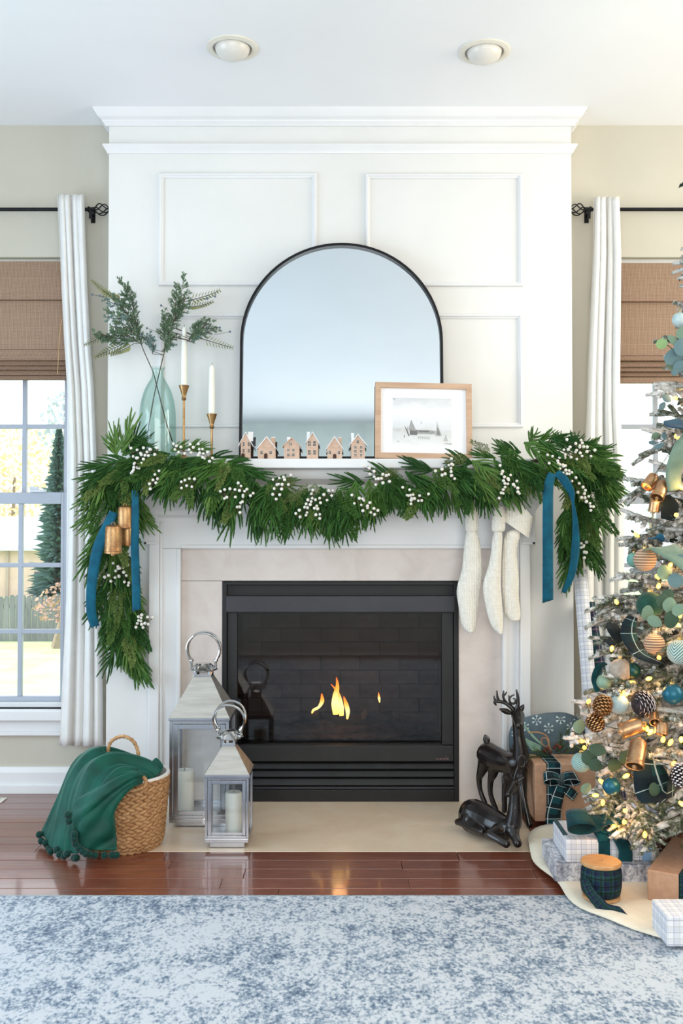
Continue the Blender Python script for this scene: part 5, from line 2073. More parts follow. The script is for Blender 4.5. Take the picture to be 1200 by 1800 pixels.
st = thing('stag_figurine', 'dark bronze stag figurine standing at the back by the fireplace', 'figurine', G(890, 1430))
flesh('body', [[(858, 1326, -.16, 21), (872, 1334, -.20, 21), (888, 1340, -.245, 19), (904, 1342, -.29, 18), (914, 1334, -.31, 15), (914, 1314, -.315, 12), (911, 1292, -.315, 9.5), (910, 1270, -.315, 9.5), (910, 1258, -.325, 11.5)],
               [(910, 1258, -.325, 11.5), (911, 1264, -.345, 10.5), (912, 1271, -.365, 8.5), (912, 1275, -.378, 7)],
               [(853, 1338, -.155, 14), (846, 1356, -.148, 8.5), (842, 1369, -.135, 5.4), (844, 1390, -.14, 4.2), (852, 1412, -.150, 4.8)],
               [(868, 1345, -.185, 14), (866, 1360, -.182, 8.5), (862, 1373, -.172, 5.6), (862, 1396, -.175, 4.4), (871, 1423, -.185, 5)],
               [(896, 1352, -.25, 13), (890, 1376, -.235, 6.2), (887, 1400, -.23, 4.4), (886, 1425, -.226, 5)],
               [(914, 1354, -.305, 13), (917, 1382, -.325, 6.4), (922, 1412, -.345, 5), (930, 1450, -.366, 5.8)]], st, BRONZE)
m = MB()
ear(m, (899, 1254), (877, 1246), 5, -.32, .0)
ear(m, (913, 1252), (920.5, 1238), 4.5, -.32, .0)
e_ = m.build('ear', BRONZE, st, angle=0)
e_.modifiers.new('t', 'SOLIDIFY').thickness = .003
m = MB()
ear(m, (857, 1308), (852, 1291), 6, -.150, .005)
e_ = m.build('tail', BRONZE, st, angle=0)
e_.modifiers.new('t', 'SOLIDIFY').thickness = .006


def antlers(parent, strands):
    m = MB()
    for pts in strands:
        c = spline([P(a, b, y) for a, b, y, r in pts], 5)
        rs = [table([(k, p[3]) for k, p in enumerate(pts)], i / 5)[0] * MP(pts[0][2]) for i in range(len(c))]
        m.tube(c, rs, 8)
    return m.build('antlers', BRONZE, parent, angle=0)


antlers(st, [[(906, 1253, -.315, 5), (898, 1243, -.315, 4), (888, 1236, -.31, 3.2), (877, 1233, -.31, 3), (869, 1234, -.31, 2.6), (872, 1240, -.31, 1.2)],
             [(877, 1233, -.31, 2.6), (874, 1225, -.31, 2.2), (873, 1214, -.31, 1.2)], [(872, 1234, -.31, 2.4), (869, 1228, -.31, 2), (868, 1223, -.31, 1)],
             [(893, 1239, -.31, 2.6), (886, 1230, -.31, 2.3), (884, 1222, -.31, 2), (885, 1214, -.31, 1.2)], [(884, 1224, -.31, 2), (888, 1220, -.31, 1.6), (890, 1216, -.31, 1)],
             [(905, 1252, -.315, 4.5), (909, 1243, -.32, 3.8), (910, 1230, -.32, 3), (909, 1220, -.32, 2.4), (907, 1212, -.32, 1.2)],
             [(909, 1230, -.32, 2.4), (904, 1236, -.325, 2.2), (898, 1236, -.325, 2.2), (895, 1231, -.325, 2), (894, 1222, -.325, 1)], [(895, 1229, -.325, 2), (898, 1224, -.325, 1.6), (904, 1221, -.325, 1)], [(905, 1235, -.325, 2), (905, 1229, -.325, 1.4), (901, 1228, -.325, .8)]])

ly = thing('stag_figurine', 'dark bronze stag figurine lying down at the front right of the hearth', 'figurine', G(855, 1475))
flesh('body', [[(832, 1432, -.395, 27), (850, 1440, -.43, 27), (868, 1449, -.475, 25), (886, 1455, -.515, 21), (900, 1450, -.545, 15), (904, 1432, -.55, 13), (905, 1410, -.55, 10.5), (905, 1392, -.55, 9.5), (903, 1380, -.555, 9.5)],
               [(903, 1380, -.555, 9.5), (898, 1388, -.575, 7.4), (893, 1396, -.594, 5.2)],
               [(828, 1443, -.42, 20), (838, 1456, -.475, 11), (846, 1462, -.515, 6)],
               [(846, 1462, -.515, 6), (830, 1456, -.475, 6), (812, 1448, -.43, 5.5), (804, 1445, -.405, 6)],
               [(878, 1462, -.54, 14), (864, 1466, -.565, 8), (858, 1466, -.572, 7), (874, 1475, -.60, 6.5), (889, 1483, -.617, 7.5)],
               [(900, 1460, -.56, 13), (905, 1473, -.59, 8), (909, 1482, -.608, 8)]], ly, BRONZE)
m = MB()
ear(m, (897, 1374), (886, 1364), 4.2, -.555, .0)
ear(m, (909, 1374), (921, 1365), 4.2, -.555, .0)
e_ = m.build('ear', BRONZE, ly, angle=0)
e_.modifiers.new('t', 'SOLIDIFY').thickness = .003
antlers(ly, [[(901, 1374, -.55, 3), (898, 1360, -.55, 2.5), (893, 1345, -.55, 2.3), (889, 1335, -.55, 2), (884, 1330, -.55, 1)], [(893, 1344, -.55, 2), (897, 1346, -.55, 1.8), (904, 1344, -.55, 1.6), (906, 1337, -.55, 1)],
             [(902, 1374, -.55, 3), (906, 1360, -.55, 2.5), (910, 1348, -.55, 2.3), (911, 1336, -.55, 2.2), (915, 1328, -.55, 2), (921, 1332, -.55, 1.8), (924, 1341, -.55, 1.8), (929, 1349, -.55, 1.2)], [(910, 1346, -.55, 2), (915, 1348, -.55, 1.8), (921, 1346, -.55, 1.6), (922, 1338, -.55, 1)], [(924, 1342, -.55, 1.8), (927, 1336, -.55, 1.2)]])

# ------------------------------------------------------------------ tree skirt
TX, TY = 1.22, -.80
R.seed(41)
SKIRT = cloth('cream_felt', C(236, 228, 208), C(228, 219, 198), 20, rough=.95, bump=.1)
m = MB()
rows = []
sc_ = V((1.265, -.86, 0))
for i in range(25):
    u = i / 24
    row = []
    for j in range(120):
        a = 2 * PI * j / 120
        rr = .655 * (1 + .018 * math.sin(a * 7 + 1) + .012 * math.sin(a * 13) + .12 * math.exp(-((a - 2.45) / .38) ** 2))
        r = lerp(.05, rr, u)
        z = .0165 + u * .0035 * (1 + math.sin(a * 16 + math.sin(a * 5) * 2)) * (1 if u < .98 else .4) + .02 * (1 - u) ** 2
        row.append(sc_ + V((math.cos(a) * r, math.sin(a) * r, z)))
    rows.append(row)
m.grid(rows, cv=True)
sk_ = tag(m.build('tree_skirt', SKIRT, angle=0), 'round cream felt tree skirt spread under the flocked tree', 'tree skirt')
sk_.modifiers.new('thickness', 'SOLIDIFY').thickness = .003

# ------------------------------------------------------------------ flocked tree
EDGE = [(100, 1290), (300, 1240), (430, 1212), (520, 1190), (600, 1172), (700, 1163), (760, 1150), (850, 1135), (920, 1122), (1000, 1108), (1060, 1075), (1140, 1065), (1240, 1040), (1300, 1028), (1380, 1040), (1440, 1050), (1500, 1090)]


def tree_r(z):
    py = 936 - (z - 1.045) * FPX / 3.0
    return TX - P(table(EDGE, py)[0], 900, TY).x


def tree_pt(px, py, out=0.0):
    """a point on the tree's near surface under a pixel"""
    Y = TY - .3
    for _ in range(6):
        p = P(px, py, Y)
        r = tree_r(p.z) + out
        dx = p.x - TX
        Y = TY - math.sqrt(max(r * r - dx * dx, .0004))
    return P(px, py, Y)


def flock_mat():
    t = NT('flocked_needles')
    vec = t.coords()
    oi = t.new('ShaderNodeObjectInfo')
    n = t.noise(vec, 24, 5, .75)
    f = t.math('ADD', n, t.math('MULTIPLY', t.math('SUBTRACT', oi.outputs['Random'], .5), .16))
    col = t.ramp(f, [(.36, C(70, 84, 64)), (.45, C(132, 136, 122)), (.53, C(208, 208, 204)), (.66, C(236, 236, 234))])
    t.set(base=col, rough=.95, spec=.1)
    return t.m


FLOCK = flock_mat()
BARK = mat('tree_bark', C(96, 74, 58), C(66, 50, 40), 30, (1, 1, .3), rough=1, bump=.5)


def flock_finger(m, pts, r):
    c = spline(pts, 3)
    n = len(c)
    m.tube(c, [r * (.80 + .1 * math.sin(k * 2.3)) * (1 - .35 * (k / (n - 1)) ** 3) for k in range(n)], 7)
    for k in range(n - 1):
        a, b = c[k], c[k + 1]
        ax = (b - a).normalized()
        o1 = ax.orthogonal().normalized()
        o2 = ax.cross(o1)
        steps = max(1, int((b - a).length / .0038))
        for s in range(steps):
            p = a.lerp(b, s / steps)
            for j in range(5):
                an = R.uniform(0, 2 * PI)
                d = o1 * math.cos(an) + o2 * math.sin(an)
                tip = p + d * r * R.uniform(.95, 1.3) + ax * .008
                w_ = ax.cross(d) * .0020
                q = p + d * r * .5
                bb = len(m.v)
                m.v += [q + w_, tip, q - w_]
                m.face([bb, bb + 1, bb + 2])


def flock_branch(seed, nf, L):
    R.seed(seed)
    m = MB()
    sag = lambda u: -.05 * L * u * u
    flock_finger(m, [V((0, 0, 0)), V((0, sag(.4), L * .4)), V((0, sag(.75), L * .75)), V((0, sag(1), L))], .0130)
    for k in range(nf):
        u = .18 + .74 * k / nf
        p = V((0, sag(u), L * u))
        s = (-1) ** k
        ang = R.uniform(.6, 1.0)
        d = V((s * math.sin(ang), R.uniform(-.35, .3), math.cos(ang))).normalized()
        ln = L * R.uniform(.28, .42) * (1.1 - .5 * u)
        flock_finger(m, [p, p + d * ln * .5 + V((0, -.004, 0)), p + d * ln + V((0, -.012, ln * .12))], .0135)
    return m.mesh('flocked_branch_%d' % seed, FLOCK, smooth=False)


FB = [flock_branch(50 + k, nf, .32) for k, nf in enumerate((8, 9, 7, 8))]
R.seed(60)
tree = thing('christmas_tree', 'snow flocked Christmas tree with warm lights standing in front of the right window', 'tree', (TX, TY, .02))
MB().lathe([(.035, 0), (.03, 1.2), (.012, 2.35)], (TX, TY, .02), 12).build('trunk', BARK, tree)


def branch(a, b, kind=None):
    d = b - a
    z = d.normalized()
    up = V((0, 0, 1))
    y = (up - z * up.dot(z))
    if y.length < .05:
        y = V((0, -1, 0)) - z * V((0, -1, 0)).dot(z)
    y.normalize()
    x = y.cross(z)
    q = Matrix((x, y, z)).transposed().to_quaternion() @ Matrix.Rotation(R.uniform(-.5, .5), 3, 'Z').to_quaternion()
    s = d.length / .32
    k = max(s, .72)
    copy_part('branch', FB[R.randrange(4) if kind is None else kind], tree, a, q, (k, k, s))


cnt = 0
ga = 0.0
N = 225
for k in range(N):
    u = (k + .5) / N
    z = .20 + 2.15 * (1 - (1 - u) ** .62)
    # most branches on the side seen from the room
    ga += 2.39996
    a = ga % (2 * PI)
    if R.random() < .62:
        a = R.uniform(PI * .78, PI * 1.62)
    r = max(.05, tree_r(z) * R.uniform(.82, 1.04))
    tip = V((TX + math.cos(a) * r, TY + math.sin(a) * r, z))
    drop = lerp(.05, -.10, min(1, z / 1.6)) if z > .35 else .12
    inner = max(.02, r - R.uniform(.24, .34))
    base = V((TX + math.cos(a + R.uniform(-.3, .3)) * inner, TY + math.sin(a) * inner, z + drop))
    branch(base, tip)
for px, py, dx, dy in ((1172, 590, 60, 20), (1158, 692, 60, -18), (1148, 765, 55, -10), (1122, 798, 75, -22), (1112, 846, 70, 0), (1104, 868, 60, -30), (1103, 904, 75, 18), (1100, 946, 70, -10), (1106, 960, 60, -16), (1092, 1008, 60, 10), (1064, 1048, 80, 2), (1046, 1060, 80, 4), (1044, 1082, 75, -6), (1060, 1098, 66, -20), (1050, 1142, 70, 0), (1048, 1206, 80, -14), (1022, 1238, 80, -10), (1036, 1290, 78, -18), (1012, 1296, 80, 4), (1058, 1120, 70, 10), (1070, 1215, 60, 10), (1040, 1425, 40, -58), (1062, 1446, 26, -66), (1098, 1470, 10, -84), (1112, 1490, 14, -90), (1150, 1492, -22, -80), (1134, 1480, -10, -90), (1080, 1320, 70, 0), (1160, 1262, 50, -10), (1178, 1342, 60, -6), (1168, 1318, 60, 10), (1100, 1255, 50, -16), (1120, 1210, 50, -14), (1175, 1215, 40, -20), (1150, 1105, 60, -10), (1180, 1135, 40, -30), (1085, 1190, 50, 14)):
    b = tree_pt(px, py, .02)
    a = P(px + dx, py + dy, b.y + .10)
    branch(a, b)

# unflocked filler branches; their dark colour paints the shade between outer branches
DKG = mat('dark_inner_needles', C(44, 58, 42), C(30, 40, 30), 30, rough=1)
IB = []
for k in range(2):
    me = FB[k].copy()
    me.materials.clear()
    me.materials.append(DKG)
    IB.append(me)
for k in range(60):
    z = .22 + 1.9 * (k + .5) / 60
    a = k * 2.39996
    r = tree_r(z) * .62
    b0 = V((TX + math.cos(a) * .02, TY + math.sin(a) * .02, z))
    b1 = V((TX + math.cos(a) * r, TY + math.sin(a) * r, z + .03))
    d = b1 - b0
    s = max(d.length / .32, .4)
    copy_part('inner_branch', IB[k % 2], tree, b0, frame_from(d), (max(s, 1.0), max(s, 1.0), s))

# string of lights
LSP = [(1142, 851), (1188, 905), (1150, 884), (1118, 940), (1178, 993), (1155, 1014), (1157, 1030), (1083, 1058), (1146, 1095), (1195, 1080), (1190, 1098), (1158, 1156), (1045, 1240), (1057, 1269), (1022, 1303), (1027, 1314), (1140, 1193), (1066, 1205), (1096, 1220), (1143, 1287), (1137, 1281), (1178, 1305), (1197, 1300), (1184, 1342), (1100, 1364), (1057, 1374), (1046, 1398), (1059, 1411), (1098, 1425), (1097, 1445), (1079, 1452), (1133, 1467), (1198, 1413), (1163, 868), (1196, 856), (1034, 1233), (1075, 1140), (1110, 1200), (1186, 700), (1190, 768), (1125, 1320), (1165, 1300)]
ls = thing('light_string', 'string of small warm glowing lights wound around the flocked tree', 'string lights', tree_pt(1100, 1240))
bl = NT('warm_bulb')
bl.set(base=C(255, 214, 130), emit=C(255, 160, 44), power=6.0)
BULB = MB().lathe([(.0022, -.011), (.0050, -.005), (.0062, .001), (.0048, .007), (.001, .011)], (0, 0, 0), 10).mesh('bulb', bl.m)
SOCK = MB().tube([V((0, 0, -.020)), V((0, 0, -.010))], .0036, 7).mesh('socket', mat('green_socket', C(40, 66, 46), None, 20))
pos = []
for k, (px, py) in enumerate(LSP):
    p = tree_pt(px, py, .018)
    pos.append(p)
    rot = V((R.uniform(-1, 1), R.uniform(-1, .2), R.uniform(-.6, 1))).normalized().to_track_quat('Z', 'Y')
    b = copy_part('bulb', BULB, ls, p, rot)
    s = bpy.data.objects.new('socket', SOCK)
    COL.objects.link(s)
    s.parent = b
    if k % 2 == 0:
        pl = bpy.data.lights.new('bulb_glow', 'POINT')
        pl.energy = .11
        pl.color = (1, .52, .16)
        pl.shadow_soft_size = .015
        po = bpy.data.objects.new('bulb_glow', pl)
        COL.objects.link(po)
        po.location = p + V((0, -.022, 0))
srt = sorted(pos, key=lambda p: p.z)
m = MB()
m.tube(spline([p + V((0, .02, -.012)) for p in srt], 3), .0011, 5)
m.build('cord', mat('green_cord', C(50, 76, 54), None, 20), ls)

# ornaments
def satin(name, c, rough=.35, metal=.35):
    return mat(name, c, None, 8, rough=rough, metal=metal)


O_TEAL = satin('teal_satin', C(24, 96, 116))
O_DARK = satin('deep_green_satin', C(16, 70, 68))
O_SAGE = satin('sage_satin', C(136, 164, 140), .45, .1)


def wrapped(name, a, b, freq, dirn):
    t = NT(name)
    vec = t.coords((1, 1, 1), 'UV')
    x, y, z = t.sep(vec)
    v = t.math('ADD', t.math('MULTIPLY', y, freq), t.math('MULTIPLY', t.math('PINGPONG', t.math('MULTIPLY', x, 8.0), 1.0), dirn))
    w_ = t.math('PINGPONG', v, .5)
    col = t.ramp(w_, [(.12, b), (.3, a)])
    t.set(base=col, rough=.9, sheen=.3)
    t.bump(w_, .8, .006)
    return t.m


O_KNIT = wrapped('aqua_yarn', C(176, 208, 200), C(104, 148, 142), 14, 2.2)
O_HERR = wrapped('teal_white_herringbone', C(206, 222, 214), C(56, 110, 108), 12, 3.0)
O_JUTE = wrapped('jute_stripe', C(206, 176, 144), C(120, 82, 60), 12, 0.0)
O_GREENV = cloth('green_velvet_ball', C(40, 84, 70), C(28, 66, 54), 25, sheen=.15)
O_TWEED = cloth('taupe_felt', C(176, 164, 150), C(156, 142, 128), 60, sheen=.2)
O_FROST = mat('frosted_blue', C(198, 216, 216), C(160, 188, 192), 30, rough=.6, bump=.4)
GOLDC = mat('gold_cap', C(206, 176, 110), None, 20, rough=.3, metal=.9)


def ball(label, px, py, r, matl, out=.02, group=None):
    p = tree_pt(px, py, out)
    q = MP(p.y)
    t = thing('ball_ornament', label, 'ornament', p, group or 'ball ornaments on the tree')
    MB().ball(p, r * q, 28, 18).build('ball', matl, t, angle=0)
    MB().lathe([(r * q * .22, r * q * .96), (r * q * .22, r * q * 1.14), (.001, r * q * 1.16)], p, 12).build('cap', GOLDC, t)
    MB().tube([p + V((math.cos(a) * .004, 0, r * q * 1.16 + .004 + math.sin(a) * .005)) for a in [2 * PI * k / 10 for k in range(11)]], .0007, 5).build('hook', GOLDC, t)


for args in (('matte teal ball ornament low on the tree below the gold bells', 1074, 1382, 15.5, O_TEAL, .045), ('matte teal ball ornament at the right edge above the pinecone', 1182, 1220, 18, O_TEAL, .03), ('dark green ball ornament beside the taupe felt ball', 1111, 1178, 14, O_DARK, .02), ('sage green ball ornament at the left edge beside the plaid paper rolls', 1061, 1199, 13, O_SAGE, .03), ('large taupe felt ball ornament under the plaid velvet loop', 1090, 1178, 20, O_TWEED, .0),
             ('aqua yarn wrapped ball ornament hanging lowest at the left of the tree', 1021, 1340, 17, O_KNIT, .05), ('pale frosted ball ornament above the gold bells', 1088, 1238, 17, O_FROST, .03), ('teal and white herringbone ball ornament at the right edge', 1194, 1146, 22, O_HERR, .03), ('jute striped ball ornament beside the sage velvet ribbon', 1133, 984, 20, O_JUTE, .03), ('jute striped ball ornament half covered below the plaid velvet loop', 1150, 1132, 18, O_JUTE, .01),
             ('small aqua ball ornament left of the jute striped ball', 1114, 984, 13, mat('aqua_matte', C(120, 172, 162), C(96, 150, 142), 60, rough=.7), .015), ('large dark green velvet ball ornament with eucalyptus leaves over it', 1142, 1064, 24, O_GREENV, .02), ('pale frosted ball ornament high at the right edge', 1194, 562, 13, O_FROST, .03)):
    ball(*args)

COPPER = mat('copper_bell', C(196, 158, 118), C(150, 112, 82), 24, rough=.34, metal=.85, detail=7, bump=.1)


def tree_bell(label, px, py, hw_, hh, ang, yaw, out=.05):
    p = tree_pt(px, py, out)
    bell(label, px, py, hw_, hh, p.y, ang, yaw, 'gold bells on the tree', COPPER)


tree_bell('gold bell lying on its side, left in the tree\'s middle bell cluster', 1110, 1279, 14.5, 21, 68, .2)
tree_bell('large gold bell with open mouth showing, lowest in the tree\'s bell cluster', 1119, 1324, 16, 25, 22, -.55, .07)
tree_bell('small gold bell with its open mouth turned to the room, beside the dark pinecone', 1150, 1262, 9, 11, 20, -.9, .03)
tree_bell('gold bell half hidden behind flocked branches at the right of the cluster', 1162, 1280, 12, 11, 10, -.3, .02)
tree_bell('gold bell topmost of the upper cluster by the right window', 1143, 846, 11, 14, 40, -.3, .05)
tree_bell('gold bell with dark open mouth in the upper cluster by the right window', 1160, 862, 12, 17, 30, -.4, .055)
tree_bell('gold bell hanging lowest in the upper cluster by the right window', 1150, 888, 10, 12, 5, .1, .03)


def pinecone(label, px, py, rx, rz, ang, tipc, core, out=.03):
    p = tree_pt(px, py, out)
    q = MP(p.y)
    t = thing('pine_cone', label, 'pine cone', p, 'pine cones on the tree')
    M = Matrix.Rotation(math.radians(ang), 3, 'Y') @ Matrix.Rotation(-.4, 3, 'X')
    body = MB().ball(p, 1, 12, 8, (rx * q * .55, rx * q * .55, rz * q * .85), M)
    body.build('core', core, t)
    m = MB()
    nS = 95
    for k in range(nS):
        u = (k + .5) / nS
        zz_ = lerp(-1, .95, u)
        rr_a = math.sqrt(max(0, 1 - zz_ * zz_)) ** .8
        a = k * 2.39996
        d = V((math.cos(a), math.sin(a), 0))
        s = V((-math.sin(a), math.cos(a), 0))
        c0 = d * rx * q * .45 * rr_a + V((0, 0, zz_ * rz * q * .8))
        c1 = d * rx * q * (rr_a + .08) + V((0, 0, (zz_ * .9 + .16) * rz * q))
        w_ = rx * q * .20
        th = V((0, 0, rz * q * .06))
        b = len(m.v)
        vs = [c0 - s * w_ * .5 - th, c0 + s * w_ * .5 - th, c1 + s * w_ - th, c1 - s * w_ - th, c0 + th, c1 * 1.0 + th * .6 + s * w_ * .8, c1 + th * .6 - s * w_ * .8]
        m.v += [p + M @ v for v in vs]
        m.cur = 0
        m.face([b, b + 1, b + 2, b + 3][::-1])
        m.face([b + 4, b + 6, b + 5])
        m.face([b + 1, b + 4, b + 5, b + 2])
        m.face([b, b + 3, b + 6, b + 4])
        m.cur = 1
        m.face([b + 2, b + 5, b + 6, b + 3])
    m.build('scales', [core, tipc], t, smooth=False)


CONE = mat('dark_cone', C(56, 44, 46), C(40, 32, 34), 30, rough=.8)
CONET = mat('frosted_tip', C(222, 214, 212), None, 30, rough=.8)
CCOP = mat('copper_cone', C(164, 116, 74), C(120, 80, 50), 30, rough=.4, metal=.6)
CCOPT = mat('copper_tip', C(214, 164, 112), None, 30, rough=.35, metal=.7)
pinecone('dark pine cone with frosted tips above the middle bell cluster', 1128, 1238, 22, 17, 80, CONET, CONE, .035)
pinecone('dark pine cone with frosted tips low at the right edge', 1194, 1366, 13, 24, 10, CONET, CONE, .035)
pinecone('glittery copper pine cone at the left edge of the tree', 1058, 1242, 16, 20, 30, CCOPT, CCOP, .05)
pinecone('glittery copper pine cone lower left just above the aqua yarn ball', 1047, 1272, 15, 18, -30, CCOPT, CCOP, .04)

VPLAID = plaid('green_plaid_velvet', C(14, 58, 58), [(C(8, 22, 30), .1, .42, .8)], [(C(190, 206, 200), .62, .028, .8)], 14, sheen=.05)
DTEALV_ = cloth('deep_teal_velvet', C(8, 64, 66), C(4, 44, 48), 20, sheen=.05)
SAGEV = cloth('sage_velvet', C(128, 150, 132), C(104, 128, 112), 20, sheen=.2)
NAVYV = cloth('blue_teal_velvet', C(34, 84, 112), C(24, 62, 88), 20, sheen=.1)
BLKV = cloth('near_black_velvet', C(22, 34, 38), C(14, 24, 26), 20, sheen=.05)


def tree_ribbon(label, strips, matl, out=.03):
    first = strips[0][0]
    t = thing('ribbon_loop', label, 'ribbon', tree_pt(first[0], first[1], out), 'velvet ribbons tucked in the tree')
    for pts in strips:
        ribbon_tail([(a, b, tree_pt(a, b, out + o).y, w_, tw) for a, b, w_, o, tw in pts], t, 'ribbon_band', matl, .0015, 0)


tree_ribbon('dark green plaid velvet loop curving across the middle of the tree', [[(1112, 1084, 18, .0, .5), (1105, 1100, 25, .02, .3), (1106, 1122, 28, .035, .1), (1124, 1150, 24, .035, -.2), (1160, 1166, 8, .0, -.2)]], VPLAID)
tree_ribbon('near black velvet loop tucked behind the plaid loop', [[(1074, 1096, 16, .0, 0), (1080, 1108, 26, .01, 0), (1094, 1126, 24, -.01, 0)], [(1066, 1124, 10, 0, .2), (1078, 1134, 16, .0, .2)]], BLKV, .01)
tree_ribbon('dark green plaid velvet loop low on the tree by the lowest bell', [[(1138, 1330, 40, -.02, 0), (1142, 1362, 60, .0, 0), (1152, 1392, 70, .0, 0), (1176, 1402, 40, .0, .2)], [(1178, 1402, 18, 0, .4), (1180, 1376, 20, .01, .6), (1184, 1352, 10, 0, .6)]], VPLAID, .005)
tree_ribbon('dark teal velvet ribbon curl at the left edge beside the sage ball', [[(1064, 1165, 9, 0, .3), (1051, 1174, 11, .01, .3), (1044, 1194, 10, .01, .3), (1050, 1216, 8, 0, .3)]], DTEALV_, .03)
tree_ribbon('broad sage velvet ribbon fold beside the jute striped ball', [[(1144, 968, 40, .0, .2), (1164, 962, 54, .02, .1), (1190, 978, 50, .02, -.2), (1214, 990, 40, .0, -.2)]], SAGEV, .03)
tree_ribbon('sage velvet ribbon loop right of the upper bell cluster', [[(1186, 862, 30, .0, .3), (1184, 826, 30, .02, .2), (1198, 792, 34, .02, 0), (1214, 770, 30, .0, 0)]], SAGEV, .03)
tree_ribbon('blue teal velvet ribbon loop high at the right edge', [[(1180, 738, 26, .0, .2), (1190, 748, 44, .02, 0), (1214, 752, 44, .02, 0)]], NAVYV, .03)
tree_ribbon('small blue teal velvet ribbon end above the sage fold', [[(1142, 946, 10, 0, 0), (1154, 948, 20, .01, 0), (1166, 942, 12, 0, 0)]], NAVYV, .035)
tree_ribbon('near black velvet loop behind the upper bell cluster', [[(1166, 872, 22, 0, 0), (1176, 890, 34, .0, 0), (1172, 914, 22, 0, 0)]], BLKV, .01)

EUC = [mat('eucalyptus_sage', C(126, 152, 128), C(104, 130, 110), 30, rough=.7), mat('eucalyptus_slate', C(104, 134, 138), C(84, 112, 120), 30, rough=.7), mat('eucalyptus_bright', C(154, 184, 124), C(130, 160, 104), 30, rough=.7), mat('eucalyptus_dark', C(62, 88, 66), C(46, 70, 52), 30, rough=.7)]
m = MB()
rows = []
for i in range(7):
    u = i / 6
    w_ = math.sin(PI * min(.97, .06 + .92 * u)) ** .6
    rows.append([V(((j / 3 - 1) * w_, .22 * ((j / 3 - 1) * w_) ** 2 + .1 * (u - .5) ** 2, u * 2 - 1)) for j in range(7)])
m.grid(rows)
LEAFM = [m.mesh('leaf_%d' % k, e, angle=0) for k, e in enumerate(EUC)]


def eucalyptus(label, leaves, stem, kind_default=0, out=.04):
    t = thing('eucalyptus_pick', label, 'foliage', tree_pt(*stem[0], out), 'eucalyptus picks in the tree')
    MB().tube(spline([tree_pt(a, b, out - .01) for a, b in stem], 4), .0013, 6).build('stem', TWIG, t)
    for px, py, r, el, ang, kd in leaves:
        p = tree_pt(px, py, out + R.uniform(0, .015))
        q = MP(p.y)
        rot = (Matrix.Rotation(math.radians(ang), 3, 'Y') @ Matrix.Rotation(R.uniform(-.4, .4), 3, 'X') @ Matrix.Rotation(R.uniform(-.3, .3), 3, 'Z')).to_quaternion()
        copy_part('leaf', LEAFM[kd], t, p, rot, (r * q, r * q, r * q * el))


eucalyptus('eucalyptus pick with a bright green leaf sticking out high at the tree\'s edge', [(1163, 604, 9.5, 1.05, 70, 2), (1182, 597, 12, .55, 60, 0), (1188, 626, 15, 1.5, 65, 1), (1196, 610, 12, 1.3, 10, 1), (1181, 642, 9, 1.2, 100, 0), (1186, 654, 6.5, 1, 0, 1), (1197, 585, 9, 1.2, 20, 0), (1194, 644, 10, 1.2, 40, 1)], [(1206, 640), (1190, 622), (1172, 606)])
eucalyptus('grey eucalyptus pick at the edge below the bamboo shade', [(1168, 766, 6, 1.2, 0, 1), (1152, 766, 6, 1.4, 70, 0), (1158, 784, 5, 1.8, 65, 1), (1147, 778, 4, 2.2, 90, 1), (1164, 714, 6, 1.3, 30, 1), (1172, 700, 7, 1.3, 120, 1)], [(1186, 760), (1166, 774), (1148, 780)])
eucalyptus('round leafed eucalyptus pick beside the sage velvet fold', [(1167, 1006, 13, 1.0, 0, 0), (1193, 984, 9, 1.2, 40, 1), (1188, 1020, 13, 1.1, 80, 1), (1174, 1046, 11, 1.0, 10, 3)], [(1200, 1010), (1180, 1012), (1165, 1002)])
eucalyptus('round leafed eucalyptus pick lying over the green velvet ball', [(1138, 1078, 14, .75, 100, 0), (1178, 1064, 14, 1.0, 0, 0), (1180, 1090, 16, .8, 90, 3), (1165, 1056, 12, 1.1, 20, 3), (1192, 1072, 10, 1.2, 40, 0), (1150, 1092, 10, 1.3, 120, 0)], [(1200, 1060), (1172, 1080), (1140, 1082)], out=.075)
eucalyptus('eucalyptus pick at the lower left edge near the snowflake gift', [(1018, 1277, 11, 1.1, 20, 0), (1036, 1332, 14, 1.0, 40, 3), (1050, 1318, 11, 1.3, 100, 3), (1046, 1345, 12, 1.0, 10, 3), (1030, 1386, 9, 1.3, 20, 0)], [(1060, 1320), (1040, 1320), (1022, 1285)])
eucalyptus('dark leafed eucalyptus pick behind the lower plaid velvet loop', [(1098, 1330, 9, 1.4, 40, 3), (1080, 1345, 11, 1.2, 80, 3), (1136, 1402, 10, 1.1, 60, 0), (1150, 1388, 12, .8, 90, 3)], [(1120, 1380), (1100, 1350), (1080, 1335)], out=.01)
SNB = thing('white_berry_pick', 'sprig of frosted white berries at the lower left edge of the tree', 'berry sprig', tree_pt(1010, 1300, .05))
MB().tube(spline([tree_pt(1040, 1318, .03), tree_pt(1020, 1304, .05), tree_pt(1006, 1284, .05)], 4), .0012, 6).build('stem', TWIG, SNB)
for px, py, r in ((1008, 1281, 4), (1006, 1291, 4.5), (1013, 1296, 4), (1004, 1311, 3.5), (1015, 1305, 3)):
    p = tree_pt(px, py, .055)
    MB().ball(p, r * MP(p.y), 10, 7).build('berry', BERRY, SNB)

